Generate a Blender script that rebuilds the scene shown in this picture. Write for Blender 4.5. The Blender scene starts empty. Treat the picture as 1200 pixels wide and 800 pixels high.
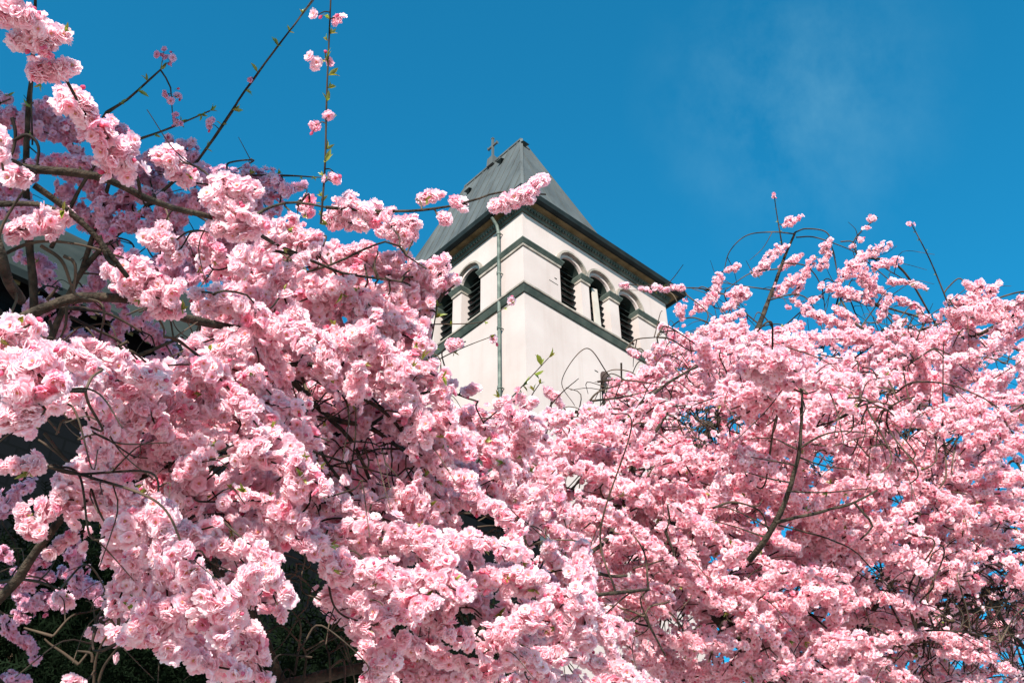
import bpy, bmesh, math
import numpy as np
from mathutils import Vector, Matrix

# ------------------------------------------------------------------ camera, sky, sun, exposure
scene = bpy.context.scene
COL = scene.collection
F, PITCH, ROLL = 1308.27, 0.673876, -0.015775
CAM = np.array([0.0, 0.0, 1.6])
_r0 = np.array([1.0, 0, 0]); FWD = np.array([0, math.cos(PITCH), math.sin(PITCH)])
_u0 = np.array([0, -math.sin(PITCH), math.cos(PITCH)])
RX = math.cos(ROLL) * _r0 + math.sin(ROLL) * _u0
UP = -math.sin(ROLL) * _r0 + math.cos(ROLL) * _u0
cam_data = bpy.data.cameras.new('camera')
cam = bpy.data.objects.new('camera', cam_data); COL.objects.link(cam)
cam_data.sensor_width = 36.0; cam_data.lens = 36.0 * F / 1200.0
cam_data.clip_start = 0.05; cam_data.clip_end = 3000
cam.matrix_world = Matrix(((RX[0], UP[0], -FWD[0], CAM[0]), (RX[1], UP[1], -FWD[1], CAM[1]),
                           (RX[2], UP[2], -FWD[2], CAM[2]), (0, 0, 0, 1)))
scene.camera = cam

SUN_EL = math.radians(29.0)
SUN_H = np.array([-0.150, -0.989]); SUN_H /= np.hypot(*SUN_H)
SUN = np.array([SUN_H[0] * math.cos(SUN_EL), SUN_H[1] * math.cos(SUN_EL), math.sin(SUN_EL)])
world = bpy.data.worlds.new('World'); scene.world = world; world.use_nodes = True
wn = world.node_tree.nodes; wl = world.node_tree.links
for n in list(wn): wn.remove(n)
w_out = wn.new('ShaderNodeOutputWorld'); w_bg = wn.new('ShaderNodeBackground')
sky = wn.new('ShaderNodeTexSky'); sky.sky_type = 'NISHITA'; sky.sun_disc = False
sky.sun_elevation = SUN_EL; sky.sun_rotation = math.atan2(SUN_H[0], SUN_H[1])
sky.altitude = 300; sky.air_density = 1.0; sky.dust_density = 0.3; sky.ozone_density = 3.0
w_hsv = wn.new('ShaderNodeMix'); w_hsv.data_type = 'RGBA'; w_hsv.blend_type = 'MULTIPLY'
w_hsv.inputs[0].default_value = 1.0; w_hsv.inputs[7].default_value = (0.14, 1.42, 1.56, 1)
w_geo = wn.new('ShaderNodeTexCoord')
w_map = wn.new('ShaderNodeMapping'); w_map.inputs['Scale'].default_value = (5.0, 5.0, 2.2)
w_map.inputs['Rotation'].default_value = (0.3, 0.2, 0.5)
w_noise = wn.new('ShaderNodeTexNoise'); w_noise.inputs['Scale'].default_value = 1.6
w_noise.inputs['Detail'].default_value = 7; w_noise.inputs['Roughness'].default_value = 0.62
w_dot = wn.new('ShaderNodeVectorMath'); w_dot.operation = 'DISTANCE'
_cd = (935 - 600) / F * RX - (115 - 400) / F * UP + FWD; _cd /= np.linalg.norm(_cd)
w_dot.inputs[1].default_value = tuple(_cd)
w_mr = wn.new('ShaderNodeMapRange'); w_mr.inputs[1].default_value = 0.02; w_mr.inputs[2].default_value = 0.15
w_mr.inputs[3].default_value = 1.0; w_mr.inputs[4].default_value = 0.0
w_mr2 = wn.new('ShaderNodeMapRange'); w_mr2.inputs[1].default_value = 0.46; w_mr2.inputs[2].default_value = 0.80
w_mul = wn.new('ShaderNodeMath'); w_mul.operation = 'MULTIPLY'
w_mul2 = wn.new('ShaderNodeMath'); w_mul2.operation = 'MULTIPLY'; w_mul2.inputs[1].default_value = 0.24
w_mix = wn.new('ShaderNodeMix'); w_mix.data_type = 'RGBA'; w_mix.inputs[7].default_value = (2.6, 5.2, 6.0, 1)
wl.new(sky.outputs[0], w_hsv.inputs[6])
wl.new(w_geo.outputs['Generated'], w_map.inputs[0]); wl.new(w_map.outputs[0], w_noise.inputs[0])
wl.new(w_geo.outputs['Generated'], w_dot.inputs[0]); wl.new(w_dot.outputs['Value'], w_mr.inputs[0])
wl.new(w_noise.outputs[0], w_mr2.inputs[0])
wl.new(w_mr.outputs[0], w_mul.inputs[0]); wl.new(w_mr2.outputs[0], w_mul.inputs[1])
wl.new(w_mul.outputs[0], w_mul2.inputs[0]); wl.new(w_mul2.outputs[0], w_mix.inputs[0])
wl.new(w_hsv.outputs[2], w_mix.inputs[6]); wl.new(w_mix.outputs[2], w_bg.inputs[0])
w_bg.inputs[1].default_value = 0.064
wl.new(w_bg.outputs[0], w_out.inputs[0])

sun_l = bpy.data.lights.new('sun', 'SUN'); sun_l.energy = 5.0; sun_l.angle = math.radians(0.53)
sun_l.color = (1.0, 0.945, 0.86)
sun_o = bpy.data.objects.new('sun', sun_l); COL.objects.link(sun_o)
sun_o.rotation_euler = Vector(tuple(-SUN)).to_track_quat('-Z', 'Y').to_euler()
scene.view_settings.view_transform = 'Standard'; scene.view_settings.look = 'None'
scene.view_settings.exposure = 1.25; scene.view_settings.gamma = 1.0
scene.view_settings.use_curve_mapping = False
try:
    cy = scene.cycles
    cy.max_bounces = 12; cy.diffuse_bounces = 10; cy.glossy_bounces = 2; cy.transmission_bounces = 10
    cy.use_denoising = True; cy.denoiser = 'OPENIMAGEDENOISE'
    cy.caustics_reflective = False; cy.caustics_refractive = False
except Exception:
    pass

# ------------------------------------------------------------------ helpers
def ray(x, y):
    return (x - 600) / F * RX - (y - 400) / F * UP + FWD
def at(x, y, d):                       # the point d metres deep that the photograph shows at x, y
    return CAM + d * ray(x, y)
def proj(P):
    d = np.atleast_2d(P) - CAM; w = d @ FWD
    w = np.where(np.abs(w) < 1e-6, 1e-6, w)
    return np.stack([600 + F * (d @ RX) / w, 400 - F * (d @ UP) / w, w], 1)
def unit(v):
    v = np.asarray(v, float); return v / (np.linalg.norm(v, axis=-1, keepdims=True) + 1e-12)

def tag(o, label=None, cat=None, group=None, kind=None):
    if label: o['label'] = label
    if cat: o['category'] = cat
    if group: o['group'] = group
    if kind: o['kind'] = kind
    return o
def empty(name, loc):
    o = bpy.data.objects.new(name, None); COL.objects.link(o); o.location = loc; return o
def link(name, me, mat, parent=None):
    o = bpy.data.objects.new(name, me); COL.objects.link(o)
    me.materials.append(mat)
    if parent is not None:
        o.parent = parent
        if parent.parent is None:
            o.location = -Vector(parent.location)
    return o
def quad_mesh(name, V, Q, colr=None, smooth=True):
    me = bpy.data.meshes.new(name); V = np.asarray(V, np.float32); Q = np.asarray(Q, np.int32)
    me.vertices.add(len(V)); me.vertices.foreach_set('co', V.ravel())
    me.loops.add(Q.size); me.loops.foreach_set('vertex_index', Q.ravel())
    me.polygons.add(len(Q)); me.polygons.foreach_set('loop_start', np.arange(0, Q.size, 4, dtype=np.int32))
    me.polygons.foreach_set('use_smooth', np.full(len(Q), smooth))
    if colr is not None:
        a = me.color_attributes.new('Col', 'FLOAT_COLOR', 'POINT')
        c = np.ones((len(V), 4), np.float32); c[:, :3] = colr
        a.data.foreach_set('color', c.ravel())
    me.update(calc_edges=True)
    return me
class Acc:                              # gathers pieces of one mesh
    def __init__(s): s.V = []; s.Q = []; s.C = []; s.n = 0
    def add(s, V, Q, C=None):
        V = np.asarray(V, float).reshape(-1, 3)
        s.V.append(V); s.Q.append(np.asarray(Q, np.int64).reshape(-1, 4) + s.n)
        s.C.append(np.tile((1., 1, 1), (len(V), 1)) if C is None else np.asarray(C)); s.n += len(V)
    def build(s, name, mat, parent=None, smooth=True, kind=None):
        if not s.n: return None
        o = link(name, quad_mesh(name, np.concatenate(s.V), np.concatenate(s.Q), np.concatenate(s.C), smooth), mat, parent)
        if kind: o['kind'] = kind
        return o
BOXQ = [(0, 3, 2, 1), (4, 5, 6, 7), (0, 1, 5, 4), (1, 2, 6, 5), (2, 3, 7, 6), (3, 0, 4, 7)]

# ------------------------------------------------------------------ materials
def mat_new(name):
    m = bpy.data.materials.new(name); m.use_nodes = True
    nt = m.node_tree; nt.nodes.clear()
    out = nt.nodes.new('ShaderNodeOutputMaterial')
    return m, nt, out
def noise_mat(name, c1, c2, scale, rough=0.8, bump=0.0, detail=6, lo=0.35, hi=0.65, stretch=None, bscale=None, spec=0.12):
    m, nt, out = mat_new(name); N = nt.nodes; L = nt.links
    tc = N.new('ShaderNodeTexCoord'); src = tc.outputs['Object']
    if stretch:
        mp = N.new('ShaderNodeMapping'); mp.inputs['Scale'].default_value = stretch
        L.new(src, mp.inputs[0]); src = mp.outputs[0]
    no = N.new('ShaderNodeTexNoise'); no.inputs['Scale'].default_value = scale; no.inputs['Detail'].default_value = detail
    L.new(src, no.inputs[0])
    mr = N.new('ShaderNodeMapRange'); mr.inputs[1].default_value = lo; mr.inputs[2].default_value = hi
    L.new(no.outputs[0], mr.inputs[0])
    mx = N.new('ShaderNodeMix'); mx.data_type = 'RGBA'
    mx.inputs[6].default_value = (*c1, 1); mx.inputs[7].default_value = (*c2, 1)
    L.new(mr.outputs[0], mx.inputs[0])
    b = N.new('ShaderNodeBsdfPrincipled'); b.inputs['Roughness'].default_value = rough
    b.inputs['Specular IOR Level'].default_value = spec
    L.new(mx.outputs[2], b.inputs['Base Color'])
    if bump:
        n2 = N.new('ShaderNodeTexNoise'); n2.inputs['Scale'].default_value = bscale or scale * 4; n2.inputs['Detail'].default_value = 4
        L.new(src, n2.inputs[0])
        bp = N.new('ShaderNodeBump'); bp.inputs['Strength'].default_value = bump; bp.inputs['Distance'].default_value = 0.02
        L.new(n2.outputs[0], bp.inputs['Height']); L.new(bp.outputs[0], b.inputs['Normal'])
    L.new(b.outputs[0], out.inputs[0])
    return m
def thin_mat(name, trans, gain=(1, 1, 1), rough=None):
    m, nt, out = mat_new(name); N = nt.nodes; L = nt.links
    a = N.new('ShaderNodeAttribute'); a.attribute_name = 'Col'
    d = N.new('ShaderNodeBsdfDiffuse'); t = N.new('ShaderNodeBsdfTranslucent'); x = N.new('ShaderNodeMixShader')
    x.inputs[0].default_value = trans
    mul = N.new('ShaderNodeMix'); mul.data_type = 'RGBA'; mul.blend_type = 'MULTIPLY'; mul.inputs[0].default_value = 1
    mul.inputs[7].default_value = (*gain, 1)
    L.new(a.outputs[0], d.inputs[0]); L.new(a.outputs[0], mul.inputs[6]); L.new(mul.outputs[2], t.inputs[0])
    L.new(d.outputs[0], x.inputs[1]); L.new(t.outputs[0], x.inputs[2])
    last = x
    if rough:
        g = N.new('ShaderNodeBsdfGlossy'); g.inputs['Roughness'].default_value = rough
        y = N.new('ShaderNodeMixShader'); y.inputs[0].default_value = 0.06
        L.new(x.outputs[0], y.inputs[1]); L.new(g.outputs[0], y.inputs[2]); last = y
    L.new(last.outputs[0], out.inputs[0])
    return m
M_PETAL = thin_mat('petal', 0.60, (1.03, 0.90, 0.915))
M_LEAF = thin_mat('young_leaf', 0.4, (1.1, 1.1, 0.6), 0.35)
M_NEEDLE = thin_mat('needle', 0.15, (1, 1, 1))
M_BARK = noise_mat('cherry_bark', (0.012, 0.009, 0.007), (0.065, 0.048, 0.034), 26, 0.85, 0.6, lo=0.3, hi=0.7)
M_TWIG = noise_mat('cherry_twig', (0.014, 0.009, 0.007), (0.09, 0.062, 0.042), 7, 0.7, 0.0, lo=0.4, hi=0.66)
M_STUCCO = noise_mat('cream_stucco', (0.345, 0.278, 0.258), (0.385, 0.318, 0.298), 0.9, 0.9, 0.15, bscale=30)
def streaks(m, amount):
    nt = m.node_tree; N = nt.nodes; L = nt.links
    b = [n for n in N if n.type == 'BSDF_PRINCIPLED'][0]; src = b.inputs['Base Color'].links[0].from_socket
    tc = N.new('ShaderNodeTexCoord'); mp = N.new('ShaderNodeMapping'); mp.inputs['Scale'].default_value = (2.6, 2.6, .16)
    no = N.new('ShaderNodeTexNoise'); no.inputs['Scale'].default_value = 1.6; no.inputs['Detail'].default_value = 7; no.inputs['Roughness'].default_value = .65
    mr = N.new('ShaderNodeMapRange'); mr.inputs[1].default_value = .52; mr.inputs[2].default_value = .8; mr.inputs[4].default_value = amount
    mx = N.new('ShaderNodeMix'); mx.data_type = 'RGBA'; mx.blend_type = 'MULTIPLY'; mx.inputs[7].default_value = (.62, .54, .47, 1)
    L.new(tc.outputs['Object'], mp.inputs[0]); L.new(mp.outputs[0], no.inputs[0]); L.new(no.outputs[0], mr.inputs[0])
    L.new(mr.outputs[0], mx.inputs[0]); L.new(src, mx.inputs[6]); L.new(mx.outputs[2], b.inputs['Base Color'])
streaks(M_STUCCO, .26)
M_STONE = noise_mat('pier_stone', (.30,.225,.19),(.36,.285,.25), 2.2, 0.9, 0.15, bscale=25)
M_BAND = noise_mat('moss_shade_stone', (0.036, 0.048, 0.041), (0.075, 0.086, 0.073), 3.0, 0.85, 0.2)  # darker copy of the ledge stone: moss green plus underside shade in the colour
M_LEDGE = noise_mat('ledge_stone', (0.15, 0.13, 0.11), (0.28, 0.235, 0.2), 5.0, 0.85, 0.2)
M_SOFFIT = noise_mat('brown_soffit', (0.07, 0.055, 0.025), (0.13, 0.10, 0.05), 3.0, 0.8)
M_GUTTER = noise_mat('black_gutter', (0.005, 0.008, 0.008), (0.010, 0.014, 0.014), 3.0, 0.7)
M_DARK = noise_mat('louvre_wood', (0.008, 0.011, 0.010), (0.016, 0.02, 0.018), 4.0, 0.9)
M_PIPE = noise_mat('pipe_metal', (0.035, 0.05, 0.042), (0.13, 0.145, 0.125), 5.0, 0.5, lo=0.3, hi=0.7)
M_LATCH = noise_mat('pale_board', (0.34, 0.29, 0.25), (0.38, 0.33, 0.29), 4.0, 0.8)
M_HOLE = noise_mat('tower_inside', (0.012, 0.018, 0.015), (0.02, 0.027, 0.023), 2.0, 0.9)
M_GRASS = noise_mat('gravel', (0.42, 0.33, 0.30), (0.54, 0.43, 0.41), 1.2, 0.9, 0.4)  # paled and pinked to bounce warm light up onto the blossoms
M_YEWBARK = noise_mat('yew_bark', (0.05, 0.03, 0.02), (0.09, 0.06, 0.04), 12, 0.9, 0.5)
def metal_roof():
    m = noise_mat('zinc_roof', (0.052, 0.056, 0.056), (0.09, 0.095, 0.093), 1.3, 0.55, 0.1, stretch=(1, 1, 0.35), lo=0.3, hi=0.7)
    return m
M_ROOF = metal_roof(); streaks(M_ROOF, .9)
def slate():
    m, nt, out = mat_new('dark_slate'); N = nt.nodes; L = nt.links
    tc = N.new('ShaderNodeTexCoord')
    sep = N.new('ShaderNodeSeparateXYZ'); L.new(tc.outputs['UV'], sep.inputs[0])
    br = N.new('ShaderNodeTexBrick'); br.inputs['Scale'].default_value = 1.0
    br.inputs['Color1'].default_value = (0.0035, 0.004, 0.005, 1); br.inputs['Color2'].default_value = (0.0045, 0.005, 0.006, 1)
    br.inputs['Mortar'].default_value = (0.003,0.0035,0.004,1)
    br.inputs['Mortar Size'].default_value = 0.018; br.inputs['Brick Width'].default_value = 0.30; br.inputs['Row Height'].default_value = 0.2
    L.new(tc.outputs['UV'], br.inputs[0])
    b = N.new('ShaderNodeBsdfPrincipled'); b.inputs['Roughness'].default_value = 0.9; b.inputs['Specular IOR Level'].default_value = 0.03
    L.new(br.outputs[0], b.inputs['Base Color'])
    bp = N.new('ShaderNodeBump'); bp.inputs['Strength'].default_value = 0.5; bp.inputs['Distance'].default_value = 0.02; bp.invert = True
    L.new(br.outputs['Fac'], bp.inputs['Height']); L.new(bp.outputs[0], b.inputs['Normal'])
    L.new(b.outputs[0], out.inputs[0]); return m
M_SLATE = slate()
M_NROOF = noise_mat('grey_green_roof', (0.014, 0.017, 0.014), (0.028, 0.031, 0.026), 1.1, 0.75, 0.25, lo=0.3, hi=0.7, bscale=14)

# ------------------------------------------------------------------ ground
gm = bpy.data.meshes.new('gravel_ground')
gm.from_pydata([(-900, -900, 0), (900, -900, 0), (900, 900, 0), (-900, 900, 0)], [], [(0, 1, 2, 3)])
tag(link('gravel_ground', gm, M_GRASS), 'unseen gravel yard, coloured pale pink to bounce light upward', 'ground', kind='structure')

# ------------------------------------------------------------------ church (tower frame: l along the left face, r along the right face)
A_ = 0.825504
LD = np.array([-math.cos(A_), math.sin(A_), 0]); RD = np.array([math.sin(A_), math.cos(A_), 0]); ZD = np.array([0, 0, 1.0])
K = np.array([0.30986504, 19.99759945, 0.0])
church = empty('church', tuple(K))
tag(church, 'cream church tower with arched belfry openings, grey hipped roof and cross', 'church')
TL, TR = 8.36, 5.40
def loc(l, r, z): return K + l * LD + r * RD + z * ZD
def lrz(P):
    P = np.asarray(P, float).reshape(-1, 3); return K + P[:, :1] * LD + P[:, 1:2] * RD + P[:, 2:3] * ZD
class Ch(Acc):
    def box(s, l0, l1, r0, r1, z0, z1):
        s.add(lrz([(l0, r0, z0), (l1, r0, z0), (l1, r1, z0), (l0, r1, z0), (l0, r0, z1), (l1, r0, z1), (l1, r1, z1), (l0, r1, z1)]), BOXQ)
    def hull8(s, P): s.add(lrz(P), BOXQ)
def fix_normals(o):
    bm = bmesh.new(); bm.from_mesh(o.data); bmesh.ops.recalc_face_normals(bm, faces=bm.faces); bm.to_mesh(o.data); bm.free()
    return o
def ring_profile(prof, l0=0.0, l1=TL, r0=0.0, r1=TR):
    # closed band round the tower; prof = loop of (offset, z)
    V = []; Q = []; n = len(prof)
    for cx, cy_, sx, sy in ((l0, r0, -1, -1), (l1, r0, 1, -1), (l1, r1, 1, 1), (l0, r1, -1, 1)):
        for o, z in prof: V.append((cx + sx * o, cy_ + sy * o, z))
    for k in range(4):
        for i in range(n):
            a = k * n + i; b = k * n + (i + 1) % n; c = ((k + 1) % 4) * n + (i + 1) % n; d = ((k + 1) % 4) * n + i
            Q.append((a, b, c, d))
    return lrz(V), Q

SILL, SPRING, RAD = 19.30, 20.72, 0.375
OPEN_R = [1.625, 2.665, 3.765]                       # centres along r on the right face
OPEN_L = [1.97 + 1.10 * k for k in range(5)]         # centres along l on the left face
def arch_outline(c, z0, z1, rad, n=14):
    pts = [(c - rad, z0), (c + rad, z0)]
    for k in range(n + 1):
        t = math.pi * k / n; pts.append((c + rad * math.cos(t), z1 + rad * math.sin(t)))
    return pts
def prism_mesh(pts, axis, d0, d1):
    bm = bmesh.new()
    def P(u, z, d): return loc(d, u, z) if axis == 'R' else loc(u, d, z)
    a = [bm.verts.new(P(u, z, d0)) for u, z in pts]; b = [bm.verts.new(P(u, z, d1)) for u, z in pts]
    n = len(pts); bm.faces.new(a); bm.faces.new(b[::-1])
    for i in range(n): bm.faces.new((a[i], b[i], b[(i + 1) % n], a[(i + 1) % n]))
    bmesh.ops.remove_doubles(bm, verts=bm.verts, dist=1e-5)
    bmesh.ops.recalc_face_normals(bm, faces=bm.faces)
    me = bpy.data.meshes.new('cut'); bm.to_mesh(me); bm.free(); return me
def boolean_wall():
    def obox(l0, l1, r0, r1, z0, z1):
        c = Ch(); c.box(l0, l1, r0, r1, z0, z1); me = quad_mesh('b', np.concatenate(c.V), np.concatenate(c.Q), None, False)
        bm = bmesh.new(); bm.from_mesh(me); bmesh.ops.recalc_face_normals(bm, faces=bm.faces); bm.to_mesh(me); bm.free(); return me
    base = bpy.data.objects.new('wall', obox(0, TL, 0, TR, 0, 21.95)); COL.objects.link(base)
    cutters = [obox(0.5, TL - 0.5, 0.5, TR - 0.5, 15.0, 21.6)]
    for c in OPEN_R:
        p = arch_outline(c, SILL, SPRING, RAD); cutters.append(prism_mesh(p, 'R', -0.3, 0.8)); cutters.append(prism_mesh(p, 'R', TL - 0.8, TL + 0.3))
    for c in OPEN_L:
        p = arch_outline(c, SILL, SPRING, RAD); cutters.append(prism_mesh(p, 'L', -0.3, 0.8)); cutters.append(prism_mesh(p, 'L', TR - 0.8, TR + 0.3))
    cutters.append(prism_mesh(arch_outline(2.70, 16.95, 17.80, 0.23), 'R', -0.3, 0.8))
    tmp = []
    for me in cutters:
        o = bpy.data.objects.new('cut', me); COL.objects.link(o); tmp.append(o)
        md = base.modifiers.new('b', 'BOOLEAN'); md.operation = 'DIFFERENCE'; md.solver = 'EXACT'; md.object = o
    dg = bpy.context.evaluated_depsgraph_get(); dg.update()
    me = bpy.data.meshes.new_from_object(base.evaluated_get(dg))
    for o in tmp + [base]: bpy.data.objects.remove(o, do_unlink=True)
    return me
wall = link('wall', boolean_wall(), M_STUCCO, church)
# dark floor and lining inside the belfry
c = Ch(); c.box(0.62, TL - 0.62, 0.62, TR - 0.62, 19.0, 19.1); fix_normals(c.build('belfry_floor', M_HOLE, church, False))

# sill course; pale colour on the lit fillet, shade put into the hollow underside's colour
V, Q = ring_profile([(0.004, 19.06), (0.04, 19.07), (0.125, 19.20), (0.125, 19.215), (0.004, 19.215)])
a = Acc(); a.add(V, Q); fix_normals(a.build('sill_course', M_BAND, church, False))
V, Q = ring_profile([(0.004, 19.217), (0.15, 19.217), (0.15, 19.27), (0.11, 19.30), (0.004, 19.30)])
a = Acc(); a.add(V, Q); fix_normals(a.build('sill_ledge', M_LEDGE, church, False))
# slit window reveal
# impost course: runs on each pier and returns into the openings
def impost(side, u0, u1, corner0, corner1):
    # u0..u1 is a pier between openings; projecting band around its faces
    e0 = 0.0 if corner0 else 0.06; e1 = 0.0 if corner1 else 0.06
    def P(u, d, z): return (-d, u, z) if side == 'R' else (u, -d, z)
    def frustum(acc, p0, p1, z0, z1, back=0.45):
        k0 = p0 / 0.1; k1 = p1 / 0.1
        lo = [P(u0 - e0 * k0 - (p0 if corner0 else 0), p0, z0), P(u1 + e1 * k0 + (p0 if corner1 else 0), p0, z0),
              P(u1 + e1 * k0 + (p0 if corner1 else 0), -back, z0), P(u0 - e0 * k0 - (p0 if corner0 else 0), -back, z0)]
        hi = [P(u0 - e0 * k1 - (p1 if corner0 else 0), p1, z1), P(u1 + e1 * k1 + (p1 if corner1 else 0), p1, z1),
              P(u1 + e1 * k1 + (p1 if corner1 else 0), -back, z1), P(u0 - e0 * k1 - (p1 if corner0 else 0), -back, z1)]
        acc.hull8(lo + hi)
    if corner0 or corner1: back = 0.0 - 0.004
    else: back = 0.45
    top = Ch(); frustum(top, 0.05, 0.11, 20.645, 20.725); frustum(top, 0.115, 0.115, 20.727, 20.765)
    fix_normals(top.build('impost_moulding', M_BAND, church, False))
    lo = Ch(); frustum(lo, 0.035, 0.04, 20.575, 20.643)
    fix_normals(lo.build('impost_fillet', M_LEDGE, church, False))
# right face piers (r axis) and left face piers (l axis); the corner piers meet at the front edge
def corner_impost():
    for prof, nm, mt in (([(0.003, 20.645), (0.05, 20.645), (0.11, 20.725), (0.003, 20.725)], 'impost_moulding', M_BAND),
                         ([(0.003, 20.727), (0.115, 20.727), (0.115, 20.765), (0.003, 20.765)], 'impost_moulding', M_BAND),
                         ([(0.003, 20.575), (0.035, 20.575), (0.04, 20.643), (0.003, 20.643)], 'impost_fillet', M_LEDGE)):
        V = []; n = len(prof); Q = []
        lend = OPEN_L[0] - RAD; rend = OPEN_R[0] - RAD
        for o, z in prof: V.append((lend + o * 0.6, -o, z))
        for o, z in prof: V.append((-o, -o, z))
        for o, z in prof: V.append((-o, rend + o * 0.6, z))
        for k in range(2):
            for i in range(n): Q.append((k * n + i, k * n + (i + 1) % n, (k + 1) * n + (i + 1) % n, (k + 1) * n + i))
        Q += [(0, 1, 2, 3), (2 * n, 2 * n + 3, 2 * n + 2, 2 * n + 1)]
        a = Acc(); a.add(lrz(V), Q); fix_normals(a.build(nm, mt, church, False))
corner_impost()
edgesR = [(OPEN_R[0] + RAD, OPEN_R[1] - RAD), (OPEN_R[1] + RAD, OPEN_R[2] - RAD), (OPEN_R[2] + RAD, TR)]
for i, (u0, u1) in enumerate(edgesR): impost('R', u0, u1, False, i == 2)
edgesL = [(OPEN_L[k] + RAD, OPEN_L[k + 1] - RAD) for k in range(4)] + [(OPEN_L[4] + RAD, TL)]
for i, (u0, u1) in enumerate(edgesL): impost('L', u0, u1, False, i == 4)
# arch mouldings
def arch_ring(side, c, r0, r1, d0, d1, name, mt, a0=0.0, a1=math.pi, n=20, zc=SPRING):
    V = []; Q = []
    for k in range(n + 1):
        t = a0 + (a1 - a0) * k / n
        for r, d in ((r0, d0), (r1, d0), (r1, d1), (r0, d1)):
            u = c + r * math.cos(t); z = zc + r * math.sin(t)
            V.append((-d, u, z) if side == 'R' else (u, -d, z))
    for k in range(n):
        for i in range(4): Q.append((4 * k + i, 4 * k + (i + 1) % 4, 4 * k + 4 + (i + 1) % 4, 4 * k + 4 + i))
    Q += [(0, 1, 2, 3), (4 * n + 3, 4 * n + 2, 4 * n + 1, 4 * n)]
    a = Acc(); a.add(lrz(V), Q); return fix_normals(a.build(name, mt, church, False))
for side, cs in (('R', OPEN_R), ('L', OPEN_L)):
    for i, c0 in enumerate(cs):
        arch_ring(side, c0, RAD + 0.10, RAD + 0.155, 0.003, 0.13, 'arch_moulding', M_LEDGE, 0.06, math.pi - 0.06)
        arch_ring(side, c0, RAD + 0.156, RAD + 0.175, 0.003, 0.05, 'arch_moulding', M_STUCCO, 0.06, math.pi - 0.06)
        arch_ring(side, c0, RAD + 0.003, RAD + 0.085, 0.003, 0.03, 'arch_ring', M_STUCCO, 0.10, math.pi - 0.10)
for side, cs in (('R', OPEN_R), ('L', OPEN_L)):
    for c0 in cs: arch_ring(side, c0, RAD - 0.016, RAD - 0.002, -0.5, -0.035, 'arch_shade_liner', M_HOLE, 0.02, math.pi - 0.02)  # dark liner put in for the shade on the arch's underside
# louvres
for side, cs in (('R', OPEN_R), ('L', OPEN_L)):
    for i, c0 in enumerate(cs):
        a = Ch()
        zs = np.arange(SILL + 0.10, SPRING + 0.30, 0.20)
        for z in zs:
            hw = RAD - 0.01 if z < SPRING else math.sqrt(max(0.02, RAD**2 - (z + 0.05 - SPRING)**2)) - 0.01
            u0, u1 = c0 - hw, c0 + hw; d0, d1 = 0.20, 0.42
            P = [(u0, d0, z - 0.02), (u1, d0, z - 0.02), (u1, d1, z + 0.16), (u0, d1, z + 0.16), (u0, d0, z + 0.005), (u1, d0, z + 0.005), (u1, d1, z + 0.185), (u0, d1, z + 0.185)]
            a.hull8([(p[1], p[0], p[2]) if side == 'R' else (p[0], p[1], p[2]) for p in P])
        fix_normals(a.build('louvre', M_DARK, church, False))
# the pale board standing in the middle opening of the right face
a = Ch(); a.hull8([(0.05, 2.50, 19.32), (0.05, 2.72, 19.32), (0.09, 2.72, 19.32), (0.09, 2.50, 19.32),
                   (0.05, 2.47, 20.66), (0.05, 2.66, 20.72), (0.09, 2.66, 20.72), (0.09, 2.47, 20.66)])
fix_normals(a.build('shutter_board', M_LATCH, church, False))
a = Ch(); a.box(0.02, 0.10, 2.50, 2.78, 19.315, 19.36); a.box(0.03, 0.06, 2.60, 2.63, 19.36, 19.45)
fix_normals(a.build('shutter_latch', M_DARK, church, False))
# slit window
a = Ch(); a.hull8([(0.30, 2.46, 16.9), (0.30, 2.94, 16.9), (0.33, 2.94, 16.9), (0.33, 2.46, 16.9), (0.30, 2.46, 18.06), (0.30, 2.94, 18.06), (0.33, 2.94, 18.06), (0.33, 2.46, 18.06)])
fix_normals(a.build('slit_window', M_DARK, church, False))
# cornice with dentils
V, Q = ring_profile([(0.004, 21.74), (0.05, 21.74), (0.07, 21.80), (0.09, 21.80), (0.09, 21.88), (0.13, 21.91), (0.13, 21.955), (0.004, 21.955)])
a = Ch(); a.add(V, Q)
for u in np.arange(0.0, TL, 0.10): a.box(u, u + 0.055, -0.135, -0.088, 21.80, 21.872)
for u in np.arange(0.0, TR, 0.10): a.box(-0.135, -0.088, u, u + 0.055, 21.80, 21.872)
fix_normals(a.build('cornice', M_BAND, church, False))
V, Q = ring_profile([(0.10, 21.957), (0.33, 21.985), (0.33, 22.02), (0.10, 22.02)])
a = Acc(); a.add(V, Q); fix_normals(a.build('soffit', M_SOFFIT, church, False))
V, Q = ring_profile([(0.29, 21.965), (0.36, 21.945), (0.43, 21.985), (0.45, 22.13), (0.32, 22.13), (0.332, 21.99)])
a = Acc(); a.add(V, Q); fix_normals(a.build('gutter', M_GUTTER, church, False))
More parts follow.
